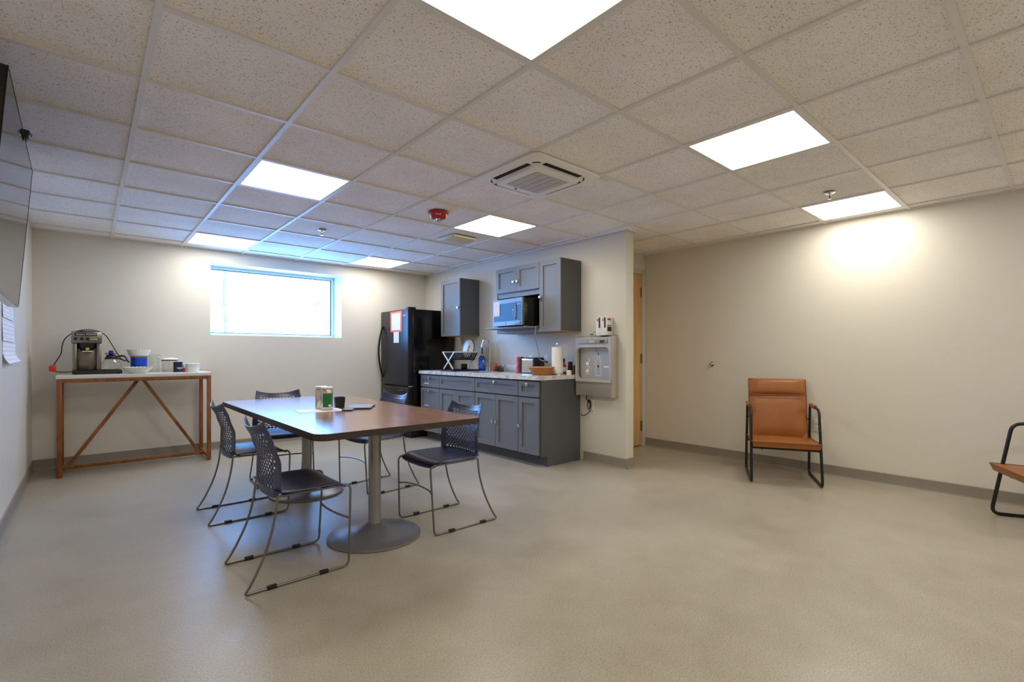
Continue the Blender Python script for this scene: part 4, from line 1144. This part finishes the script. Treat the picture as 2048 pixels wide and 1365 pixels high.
# wicker basket
t = thing('basket', 'round tan wicker basket in front of the toaster', 'basket', (3.565, 3.615, Z))
NB = 7
for k in range(NB):
    z = 0.006+0.0125*k; rr = 0.090+0.0065*k
    pts = [((rr+0.0022*math.cos(14*a_+math.pi*k))*math.cos(a_), (rr+0.0022*math.cos(14*a_+math.pi*k))*math.sin(a_), z) for a_ in [2*math.pi*j/56 for j in range(56)]]
    part(t, 'weave_ring', MB().tube(pts, 0.0068 if k < NB-1 else 0.0085, 6, closed=True), 'wicker')
for k in range(28):
    a_ = 2*math.pi*k/28
    part(t, 'stake', MB().tube([(0.088*math.cos(a_), 0.088*math.sin(a_), 0.002), (0.129*math.cos(a_), 0.129*math.sin(a_), 0.082)], 0.0035, 5), 'wicker')
part(t, 'bottom', MB().lathe([(0.09, 0), (0.092, 0.006)], 24), 'wicker')
# paper towel
t = thing('paper_towel_holder', 'upright steel paper towel holder near the end of the worktop', 'holder', (3.765, 3.575, Z))
part(t, 'base', MB().lathe([(0.080, 0), (0.082, 0.003), (0.080, 0.010), (0.02, 0.013)], 32), 'steel')
part(t, 'rod', MB().lathe([(0.006, 0.012), (0.006, 0.315), (0.014, 0.318), (0.016, 0.330), (0.010, 0.340)], 16), 'chrome')
ro = MB(); pr = [(0.0595, 0.0), (0.0595, 0.282), (0.020, 0.282), (0.020, 0.0), (0.0595, 0.0)]
ro.lathe(pr, 32, cap=False)
solo('paper_towel_roll', 'white paper towel roll on the steel holder', 'paper towels', ro, 'towel', (3.765, 3.575, Z+0.0135))
t = bottle('sauce_bottle', 'red sauce bottle with black cap behind the paper towels', 'bottle', (3.87, 3.580, Z),
       [(0.024, 0), (0.026, 0.004), (0.026, 0.085), (0.020, 0.105), (0.012, 0.125), (0.012, 0.140)], 'sauce_red',
       [('cap', [(0.014, 0.140), (0.014, 0.170), (0.012, 0.172)], 'blackplastic'), ('label_band', [(0.0262, 0.030), (0.0268, 0.031), (0.0268, 0.078), (0.0262, 0.079)], 'paper')])
t = bottle('condiment_bottle', 'dark glass bottle with black cap right of the sauce bottle', 'bottle', (3.935, 3.545, Z),
       [(0.024, 0), (0.026, 0.004), (0.026, 0.085), (0.022, 0.105)], 'darkbottle',
       [('cap', [(0.024, 0.105), (0.025, 0.107), (0.025, 0.135), (0.023, 0.137)], 'blackplastic')])
t = bottle('shaker_jar', 'small white jar low on the worktop before the dark bottles', 'jar', (3.850, 3.487, Z),
       [(0.026, 0), (0.028, 0.004), (0.028, 0.036)], 'white', [('lid', [(0.029, 0.036), (0.029, 0.046), (0.026, 0.048)], 'offwhite')])
t = bottle('canister', 'short black canister at the very end of the worktop', 'canister', (3.945, 3.470, Z),
       [(0.026, 0), (0.028, 0.004), (0.028, 0.085)], 'blackplastic', [('lid', [(0.029, 0.085), (0.029, 0.095), (0.026, 0.098)], 'blackgloss')])

# wall outlets
def outlet(label, loc, face, name='wall_outlet', plates=2, mat='white'):
    rot = ROT[face]
    t = thing(name, label, 'outlet' if plates == 2 else 'switch', loc, rot=rot)
    part(t, 'cover_plate', MB().prism(rrect(-0.036, 0.036, -0.058, 0.058, 0.004, 3), 0, 0.006), mat, 0.0015)
    if plates == 2:
        for s_ in (-1, 1):
            rc = part(t, 'receptacle', MB().prism(rrect(-0.017, 0.017, s_*0.0215-0.0135, s_*0.0215+0.0135, 0.010, 4), 0.006, 0.0082), mat, 0.0008)
            for x in (-0.0065, 0.0065): part(rc, 'slot', MB().box(x-0.0012, x+0.0012, s_*0.0215+0.0, s_*0.0215+0.008, 0.0081, 0.0086), 'blackink', smooth=0)
            part(rc, 'ground_hole', MB().lathe([(0.0025, 0.0081), (0.0025, 0.0086)], 8, (0, s_*0.0215-0.006, 0)), 'blackink')
    else:
        part(t, 'rocker', MB().box(-0.016, 0.016, -0.032, 0.032, 0.006, 0.010), mat, 0.002)
    return t
outlet('white duplex outlet on the right wall behind the lounge chair', (XR-0.0005, 1.560, 0.458), '-x')
outlet('white outlet above the worktop between toaster and paper towels', (XK-0.0005, 3.965, 1.065), '-x')
outlet('white outlet half hidden behind the toaster', (XK-0.0005, 4.222, 1.065), '-x')
outlet('white outlet low on the wall under the bottle filler', (XK-0.0005, 3.30, 0.60), '-x')
outlet('white switch plate on the left wall near the back corner', (XL+0.0005, 6.30, 1.153), '+x', 'light_switch', 1)

# ------------------------------------------------------------------ bottle filler
t = thing('bottle_filler', 'grey wall-mounted bottle filling station at the end of the kitchen wall', 'water dispenser', (XK-0.001, 3.191, 0.0))
# local x negative = out of the wall, y -0.234..0.234 (right = -y)
fy = 0.234; fx = -0.112
z0, z1 = 0.702, 1.318
part(t, 'side_panel', MB().prism([(0, z0-0.004), (fx+0.012, z0), (fx+0.012, z1-0.012), (0, z1+0.012)], -fy, -fy+0.018, 'y'), 'steel_dull')
part(t, 'side_panel', MB().prism([(0, z0-0.004), (fx+0.012, z0), (fx+0.012, z1-0.012), (0, z1+0.012)], fy-0.018, fy, 'y'), 'steel_dull')
part(t, 'top_cover', MB().prism([(0, z1), (fx+0.012, z1-0.024), (fx+0.012, z1-0.012), (0, z1+0.012)], -fy+0.018, fy-0.018, 'y'), 'steel_dull')
part(t, 'back_housing', MB().box(-0.04, 0, -fy+0.018, fy-0.018, z0+0.01, z1-0.005), 'filler_grey', smooth=0)
# front bezel: frame round the alcove
az0, az1, ay = 0.880, 1.205, 0.205
outer = rrect(-fy+0.002, fy-0.002, 0.868, z1-0.014, 0.015, 5)
inner = rrect(-ay, ay, az0, az1, 0.05, 5)
n = len(outer); vs = [(x, y, z) for x in (fx, fx+0.030) for ring in (outer, inner) for y, z in ring]; fs = []
for i in range(n):
    j = (i+1) % n
    fs += [(i, j, n+j, n+i), (2*n+i, 3*n+i, 3*n+j, 2*n+j), (i, 2*n+i, 2*n+j, j), (n+i, n+j, 3*n+j, 3*n+i)]
part(t, 'front_bezel', MB().add(vs, fs), 'filler_grey')
part(t, 'alcove', MB().prism(rrect(-ay-0.004, ay+0.004, az0-0.004, az1+0.004, 0.05, 5), fx+0.052, fx+0.060, 'x'), 'filler_panel')
part(t, 'alcove_hood', MB().prism([(fx+0.028, az1+0.02), (fx+0.055, az1-0.055), (fx+0.06, az1-0.055), (fx+0.06, az1+0.02)], -ay, ay, 'y'), 'filler_grey')
part(t, 'control_strip', MB().prism(rrect(-0.195, 0.195, 1.238, 1.290, 0.024, 6), fx-0.005, fx, 'x'), 'filler_strip', 0.001)
part(t, 'display', MB().box(fx-0.0062, fx-0.005, -0.155, -0.098, 1.250, 1.274), 'lcd', smooth=0)
text(t, 'ELKAY', 0.024, (fx-0.0064, 0.0, 1.262), '-x', 'ink', bold=0.0006)
part(t, 'nozzle', MB().lathe([(0.014, -0.030), (0.018, -0.022), (0.022, 0)], 16, (fx+0.040, 0.0, az1-0.005)), 'filler_grey')
# drip ledge and lower body
part(t, 'drip_ledge', MB().prism([(fx-0.004, 0.846), (fx-0.004, 0.868), (fx+0.062, 0.882), (fx+0.062, 0.846)], -fy+0.010, fy-0.006, 'y'), 'filler_grey', 0.003)
part(t, 'lower_panel', MB().prism([(fx+0.012, 0.846), (fx+0.010, 0.800), (fx+0.030, z0+0.006), (fx+0.05, z0), (fx+0.05, 0.846)], -fy+0.018, fy-0.018, 'y'), 'steel_dull')
part(t, 'bottom_cover', MB().box(fx+0.05, 0, -fy+0.018, fy-0.018, z0, z0+0.008), 'steel_dull', smooth=0)
# pictograms on the alcove
ax = fx+0.0515
bo = [(-0.035, 0.915), (0.035, 0.915), (0.035, 1.055), (0.035, 1.060), (0.017, 1.088), (0.017, 1.115), (-0.017, 1.115), (-0.017, 1.088), (-0.035, 1.060)]
part(t, 'bottle_outline', MB().tube(fillet([(ax, y-0.035, z) for y, z in bo], 0.006, 3, closed=True), 0.0020, 6, closed=True), 'ink', label='white bottle outline')
part(t, 'sensor', MB().lathe([(0.010, 0), (0.010, 0.003)], 16).xf(Matrix.Translation((ax, -0.035, 1.010)) @ Matrix.Rotation(R(-90), 4, 'Y')), 'blackgloss')
part(t, 'drop_mark', MB().prism([(-0.041, 1.125), (-0.029, 1.125), (-0.028, 1.138), (-0.035, 1.156), (-0.042, 1.138)], ax-0.001, ax, 'x'), 'foldernavy', smooth=0)
for zc_ in (1.052, 0.975):
    hand = [(0.075, -0.020), (0.140, -0.020), (0.140, -0.016), (0.075, -0.016)]
    part(t, 'pictogram', MB().prism([(y, zc_-0.028+z) for y, z in hand], ax-0.001, ax, 'x'), 'ink', smooth=0)
    pi = part(t, 'pictogram', MB().prism([(y, zc_+z) for y, z in ((0.090, -0.03), (0.126, -0.03), (0.132, -0.012), (0.118, -0.004), (0.112, 0.010), (0.102, 0.002), (0.092, -0.008))], ax-0.001, ax, 'x'), 'ink', smooth=0)
    part(t, 'pictogram', MB().prism([(y, zc_+z) for y, z in ((0.080, 0.0), (0.088, 0.0), (0.087, 0.022), (0.096, 0.034), (0.092, 0.038), (0.081, 0.025))], ax-0.001, ax, 'x'), 'ink', smooth=0)
part(t, 'badge_strip', MB().box(ax-0.001, ax, -0.165, -0.105, 1.000, 1.014), 'ink', smooth=0)
# things on top and cord below
for k, (yy, lab) in enumerate(((3.118, 'left of two white filter boxes on the bottle filler'), (3.050, 'right of two white filter boxes on the bottle filler'))):
    t = thing('filter_box', lab, 'box', (3.934, yy, 1.3245), group='filter boxes on the bottle filler')
    part(t, 'carton', MB().box(-0.050, 0.050, -0.0325, 0.0325, 0, 0.180), 'white', 0.001)
    part(t, 'front_stripe', MB().box(-0.0508, -0.050, -0.022, -0.002, 0.075, 0.178), 'blackink', smooth=0)
    part(t, 'brand_mark', MB().box(-0.0508, -0.050, 0.004, 0.018, 0.140, 0.170), 'redink', smooth=0)
    if k == 1:
        part(t, 'photo_panel', MB().box(-0.036, 0.030, -0.0333, -0.0325, 0.040, 0.085), 'blackink', smooth=0)
        part(t, 'side_mark', MB().box(-0.036, 0.020, -0.0333, -0.0325, 0.150, 0.168), 'redink', smooth=0)
        part(t, 'side_mark', MB().box(-0.036, 0.030, -0.0333, -0.0325, 0.092, 0.100), 'blackink', smooth=0)
t = thing('valve_fitting', 'small chrome valve fitting lying on top of the bottle filler', 'valve', (3.935, 3.215, 1.318))
part(t, 'body', MB().tube([(0, 0.045, 0.016), (0, -0.035, 0.016)], 0.013, 12), 'chrome')
part(t, 'stem', MB().lathe([(0.012, 0.02), (0.010, 0.036), (0.016, 0.038), (0.016, 0.046)], 12), 'chrome')
t = thing('power_cable', 'coiled black cable hanging under the bottle filler', 'cable', (3.965, 3.345, 0.705))
pp = [(0, 0.0, 0.0), (0, -0.005, -0.05), (-0.004, -0.04, -0.06), (-0.004, -0.055, -0.11), (-0.002, -0.03, -0.15), (0.0, -0.015, -0.10), (0.0, -0.04, -0.055), (0, -0.06, -0.09), (0, -0.05, -0.16), (0, -0.01, -0.20), (0, 0.045, -0.225), (0, 0.075, -0.21)]
part(t, 'cord', MB().tube(smoothpath(pp, 6), 0.0045, 8), 'blackplastic')
part(t, 'plug', MB().box(-0.012, 0.010, -0.050, -0.020, -0.075, -0.05), 'blackplastic', 0.004)
part(t, 'tie', MB().lathe([(0.012, -0.068), (0.012, -0.060)], 10, (0, -0.03, 0)), 'blackplastic')

# ------------------------------------------------------------------ lounge chairs
def make_lounge():
    t = thing('lounge_chair', 'tan', 'armchair', group='tan lounge chairs along the right wall')
    HW = 0.270; r = 0.0115
    for s_ in (-1, 1):
        y = HW*s_; yt = (HW-0.006)*s_
        pts = fillet([(-0.285, y, r), (0.285, y, r), (0.175, yt, 0.650), (-0.20, yt, 0.665)], [0.055, 0.055, 0.055, 0.045], 6, closed=True)
        fr = part(t, 'side_frame', MB().tube(pts, r, 12, closed=True), 'blacktube', smooth=60)
        for cx in (-0.20, 0.18):
            part(fr, 'glide', MB().box(cx-0.016, cx+0.016, y-0.010, y+0.010, 0.0, 0.008), 'blackplastic', 0.002)
        wrap = []
        part(t, 'arm_wrap', MB().tube([(0.02, yt, 0.659), (-0.08, yt, 0.662), (-0.17, yt, 0.664)], 0.018, 12), 'leather')
    # seat and back as one bent sling of padded panels
    def pad(name, p0, p1, hw, th, nx=8, ny=10, crown=0.012, curl=0.0, mat='leather'):
        """padded panel between lines p0 and p1 (x,z), width hw each side"""
        p0, p1 = Vector((p0[0], 0, p0[1])), Vector((p1[0], 0, p1[1])); d_ = (p1-p0); nrm = Vector((-d_.z, 0, d_.x)).normalized()
        if nrm.x < 0 and abs(nrm.x) > abs(nrm.z): nrm = -nrm
        if nrm.z < 0 and abs(nrm.z) > abs(nrm.x): nrm = -nrm
        vs = []; fs = []
        for side in (1, -1):
            for a_ in range(nx+1):
                u = a_/nx
                for b_ in range(ny+1):
                    v_ = -1+2*b_/ny
                    e_ = (1-(2*u-1)**6)*(1-abs(v_)**6)
                    off = (th/2 + crown*(1-(2*u-1)**2)*(1-v_*v_))*e_**0.5 if e_ > 0 else 0
                    if side < 0: off = -th/2*(e_**0.5 if e_ > 0 else 0)
                    q = p0 + d_*u + nrm*off
                    vs.append((q.x, v_*hw, q.z))
        k = (nx+1)*(ny+1)
        for a_ in range(nx):
            for b_ in range(ny):
                i0 = a_*(ny+1)+b_; i1 = i0+ny+1
                fs += [(i0, i1, i1+1, i0+1), (k+i0, k+i0+1, k+i1+1, k+i1)]
        o = part(t, name, MB().add(vs, fs), mat, smooth=70)
        return o
    cu = MB(); nx, ny = 10, 12
    for lev in (1, 0):
        for a_ in range(nx+1):
            u = a_/nx; x = -0.215+0.512*u
            for b_ in range(ny+1):
                v_ = -1+2*b_/ny
                if lev: z = 0.352+0.018*u + 0.016*(1-v_*v_)*(1-(2*u-1)**2) - 0.004*abs(v_)**8
                else: z = 0.308+0.012*u
                ins = 0.0 if lev else 0.012
                cu.v.append((x-(0.016 if (not lev and a_ == nx) else 0), v_*(0.264-ins), z))
    k_ = (nx+1)*(ny+1)
    for a_ in range(nx):
        for b_ in range(ny):
            i0 = a_*(ny+1)+b_; i1 = i0+ny+1
            cu.f += [[i0, i1, i1+1, i0+1], [k_+i0, k_+i0+1, k_+i1+1, k_+i1]]
    for a_ in range(nx):
        for b_ in (0, ny):
            i0 = a_*(ny+1)+b_; i1 = i0+ny+1; cu.f.append([i0, i1, k_+i1, k_+i0])
    for b_ in range(ny):
        for a_ in (0, nx):
            i0 = a_*(ny+1)+b_; cu.f.append([i0, i0+1, k_+i0+1, k_+i0])
    seat = part(t, 'seat', cu, 'leather', smooth=50)
    part(seat, 'piping', MB().tube(fillet([(-0.20, -0.265, 0.350), (0.297, -0.266, 0.367), (0.297, 0.266, 0.367), (-0.20, 0.265, 0.350)], 0.012, 4), 0.0045, 6), 'leather_piping')
    back = pad('backrest', (-0.190, 0.352), (-0.285, 0.745), 0.245, 0.046, crown=0.008)
    head = pad('headrest', (-0.283, 0.735), (-0.318, 0.895), 0.245, 0.058, crown=0.012)
    part(head, 'piping', MB().tube([(-0.248, -0.245, 0.742), (-0.246, 0, 0.740), (-0.248, 0.245, 0.742)], 0.0055, 6), 'leather_piping')
    for s_ in (-1, 1):
        part(back, 'piping', MB().tube([(-0.190, 0.245*s_, 0.360), (-0.284, 0.245*s_, 0.74), (-0.318, 0.245*s_, 0.893)], 0.0045, 6), 'leather_piping')
    part(t, 'front_crossbar', MB().tube([(0.214, -HW, 0.302), (0.214, HW, 0.302)], 0.010, 10), 'blacktube')
    part(t, 'rear_crossbar', MB().tube([(-0.232, -HW, 0.300), (-0.232, HW, 0.300)], 0.010, 10), 'blacktube')
    part(t, 'back_crossbar', MB().tube([(-0.238, -HW, 0.52), (-0.262, -0.2, 0.535), (-0.262, 0.2, 0.535), (-0.238, HW, 0.52)], 0.009, 10), 'blacktube')
    for yb_ in (-0.18, 0.18):
        part(t, 'seat_bolt', MB().lathe([(0.006, 0.286), (0.006, 0.296)], 8, (0.214, yb_, 0)), 'blacktube')
    return t
lc = make_lounge()
lc.location = (4.787, 1.727, 0); lc.rotation_euler = (0, 0, R(180+27.5)); lc['label'] = 'tan leatherette lounge chair with black frame against the right wall'
l2 = copy_tree(lc)
l2.location = (4.688, -0.016, 0); l2.rotation_euler = (0, 0, R(115)); l2['label'] = 'tan leatherette lounge chair cut off by the right edge of the picture'

# wall bumper
t = thing('door_stop', 'small round nickel wall bumper on the right wall', 'door stop', (XR-0.0005, 2.60, 1.023), rot=ROT['-x'])
part(t, 'flange', MB().lathe([(0.026, 0), (0.026, 0.004), (0.020, 0.010)], 20), 'hinge')
part(t, 'bumper', MB().lathe([(0.018, 0.010), (0.020, 0.024), (0.014, 0.030)], 20), 'chrome')

# ------------------------------------------------------------------ ceiling fittings
acx, acy = (gx(4)+gx(5))/2, (gy(0)+gy(1))/2
t = thing('air_conditioner', 'white square ceiling cassette air conditioner with central grille', 'air conditioner', (acx, acy, ZC))
S = 0.318
def chamfer(s_, c): return [(-s_+c, -s_), (s_-c, -s_), (s_, -s_+c), (s_, s_-c), (s_-c, s_), (-s_+c, s_), (-s_, s_-c), (-s_, -s_+c)]
part(t, 'trim_panel', MB().prism(chamfer(S, 0.035), -0.022, -0.002, 'z'), 'offwhite', 0.006)
part(t, 'housing', MB().box(-0.28, 0.28, -0.28, 0.28, 0.004, 0.12), 'offwhite')
part(t, 'intake_panel', MB().prism(rrect(-0.212, 0.212, -0.212, 0.212, 0.045, 5), -0.044, -0.022, 'z'), 'offwhite', 0.003)
for k, (dx, dy) in enumerate(((0, -1), (1, 0), (0, 1), (-1, 0))):
    c_ = 0.240
    hxx, hyy = (0.172, 0.020) if dx == 0 else (0.020, 0.172)
    lv = part(t, 'air_outlet', MB().box(dx*c_-hxx, dx*c_+hxx, dy*c_-hyy, dy*c_+hyy, -0.0235, -0.0215), 'black_void', smooth=0)
    o_ = 0.268
    hx2, hy2 = (0.185, 0.006) if dx == 0 else (0.006, 0.185)
    part(lv, 'louvre', MB().box(dx*o_-hx2, dx*o_+hx2, dy*o_-hy2, dy*o_+hy2, -0.0255, -0.0215), 'offwhite', 0.001)
for k in range(5):
    x0 = -0.150+0.0615*k
    gp = part(t, 'grille_bank', MB().box(x0, x0+0.053, -0.150, 0.150, -0.0455, -0.0438), 'slat_dark', smooth=0)
    for q in range(5):
        xx = x0+0.0053+0.0106*q
        part(gp, 'slat', MB().box(xx-0.0024, xx+0.0024, -0.150, 0.150, -0.0475, -0.0452), 'offwhite', smooth=0)
part(t, 'sensor_window', MB().box(-0.05, -0.03, 0.172, 0.186, -0.046, -0.044), 'blackink', smooth=0)
for sx, sy in ((-1, -1), (1, -1), (1, 1), (-1, 1)):
    pts = [(sx*(0.19+0.05*math.cos(R(q))), sy*(0.19+0.05*math.sin(R(q))), -0.0232) for q in range(15, 76, 10)]
    part(t, 'corner_slot', MB().tube(pts, 0.004, 6), 'black_void')

t = thing('fire_alarm', 'red ceiling fire alarm strobe marked FIRE', 'alarm', (2.272, 3.565, ZC))
part(t, 'dome', MB().lathe([(0.086, 0.0), (0.088, -0.004), (0.086, -0.012), (0.076, -0.018), (0.068, -0.046), (0.058, -0.054), (0.02, -0.056)], 36), 'red')
part(t, 'strobe_lens', MB().lathe([(0.030, -0.054), (0.032, -0.066), (0.026, -0.076), (0.01, -0.079)], 24), 'clear')
part(t, 'strobe_reflector', MB().lathe([(0.020, -0.056), (0.012, -0.068)], 16), 'chrome')
cdir = math.atan2(-3.565, -2.272)
fm = Matrix.Rotation(cdir+R(90), 3, 'Z') @ Matrix.Rotation(R(90-16), 3, 'X')
text(t, 'FIRE', 0.026, (0.0735*math.cos(cdir), 0.0735*math.sin(cdir), -0.033), fm.to_euler(), 'ink', bold=0.0004)

def sprinkler(label, x, y):
    t = thing('sprinkler_head', label, 'sprinkler', (x, y, ZC+0.002), group='ceiling sprinkler heads')
    part(t, 'escutcheon', MB().lathe([(0.036, 0.0), (0.038, -0.003), (0.030, -0.008), (0.014, -0.010)], 24), 'chrome')
    part(t, 'body', MB().lathe([(0.010, -0.008), (0.010, -0.020), (0.007, -0.024)], 12), 'chrome')
    for s_ in (-1, 1):
        part(t, 'frame_arm', MB().tube([(0.009*s_, 0, -0.022), (0.012*s_, 0, -0.034), (0.003*s_, 0, -0.048)], 0.0025, 6), 'hinge')
    part(t, 'bulb', MB().tube([(0, 0, -0.024), (0, 0, -0.046)], 0.0025, 8), 'red')
    part(t, 'deflector', MB().lathe([(0.013, -0.049), (0.013, -0.051)], 16), 'chrome')
sprinkler('chrome ceiling sprinkler head between table and window', 1.737, 4.836)
sprinkler('chrome ceiling sprinkler head near the right wall', 4.225, 1.185)
vx, vy = (gx(5)+gx(6))/2-0.01, (gy(3)+gy(4))/2+0.02
t = thing('exhaust_fan_cover', 'cream square exhaust cover on the ceiling beside the lit panel', 'vent', (vx, vy, ZC+0.002))
part(t, 'cover', MB().prism([(-0.155, 0.0), (0.155, 0.0), (0.150, -0.012), (0.120, -0.030), (-0.120, -0.030), (-0.150, -0.012)], -0.15, 0.15, 'x').xf(Matrix.Rotation(0, 4, 'Z')), 'beigeplastic', 0.004)
part(t, 'front_lip', MB().box(-0.140, 0.140, -0.160, -0.142, -0.024, -0.002), 'beigeplastic', 0.004)

# ------------------------------------------------------------------ television on the left wall
TVW, TVH = 1.455, 0.835
tilt = math.atan2(0.060, 0.833)
t = thing('television', 'large wall-mounted flat television tilted down from the left wall', 'television', (-0.2425, 3.410, 2.250), rot=(0, tilt, R(0.9)))
# local: x = out of the screen (towards room), y along the wall, z down from the top edge
part(t, 'housing', MB().box(-0.045, -0.004, -TVW/2, TVW/2, -TVH, 0), 'blackplastic', 0.004)
part(t, 'screen', MB().box(-0.004, 0.0, -TVW/2+0.006, TVW/2-0.006, -TVH+0.012, -0.006), 'screen', smooth=0)
bz = MB().box(-0.004, 0.0012, -TVW/2, TVW/2, -0.006, 0).box(-0.004, 0.0012, -TVW/2, TVW/2, -TVH, -TVH+0.012).box(-0.004, 0.0012, -TVW/2, -TVW/2+0.006, -TVH+0.012, -0.006).box(-0.004, 0.0012, TVW/2-0.006, TVW/2, -TVH+0.012, -0.006)
part(t, 'bezel', bz, 'blackgloss', smooth=0)
part(t, 'bottom_trim', MB().box(-0.045, -0.004, -TVW/2+0.004, TVW/2-0.004, -TVH-0.004, -TVH), 'white', 0.001)
part(t, 'mount_arm', MB().box(-0.135, -0.045, -0.30, -0.24, -0.60, -0.22), 'blackplastic', 0.003)
part(t, 'mount_arm', MB().box(-0.135, -0.045, 0.24, 0.30, -0.60, -0.22), 'blackplastic', 0.003)
t2 = solo('wall_bracket', 'black steel wall bracket behind the television', 'bracket', MB().box(0, 0.018, -0.40, 0.40, -0.22, 0.22), 'blackplastic', (XL+0.0005, 3.41, 1.86), 0, 0.002)
t = thing('webcam', 'small black webcam clipped on the television\'s top edge', 'webcam', (-0.246, 3.52, 2.2515))
part(t, 'body', MB().box(-0.020, 0.022, -0.032, 0.032, 0.0, 0.030), 'blackplastic', 0.007, 3)
part(t, 'lens', MB().tube([(0.018, 0, 0.015), (0.030, 0, 0.013)], [0.011, 0.009], 14), 'greymetal')
part(t, 'clip', MB().box(0.004, 0.010, -0.022, 0.022, -0.018, 0.002), 'blackplastic', 0.002)

# papers taped to the left wall
for k, (z0, z1, y0, y1, lab) in enumerate(((1.372, 1.50, 4.42, 5.00, 'topmost white sheet taped to the left wall below the television'),
                                         (1.222, 1.368, 4.42, 5.06, 'middle white sheet taped to the left wall below the television'),
                                         (1.085, 1.218, 4.45, 5.16, 'lowest curling white sheet taped to the left wall below the television'))):
    n_ = 8; vs = []; fs = []
    for a_ in range(n_+1):
        q = a_/n_; x = 0.0012 + (0.030*(max(0, 0.5-q)/0.5)**2 if k == 2 else 0.004*(1-q))
        for y in (y0, y1):
            dz = 0.012*(1-q) if (k == 2 and y == y0) else 0
            vs += [(x, y, z0-dz+(z1-z0+dz)*q), (x+0.001, y, z0-dz+(z1-z0+dz)*q)]
    for a_ in range(n_):
        i0, i1 = 4*a_, 4*a_+4
        fs += [(i0+1, i0+3, i1+3, i1+1), (i0, i1, i1+2, i0+2), (i0, i0+1, i1+1, i1), (i0+2, i1+2, i1+3, i0+3)]
    fs += [(0, 2, 3, 1), (4*n_, 4*n_+1, 4*n_+3, 4*n_+2)]
    solo('wall_sheet', lab, 'paper', MB().add(vs, fs), 'print_form', (XL+0.0002, 0, 0), group='papers on the left wall')
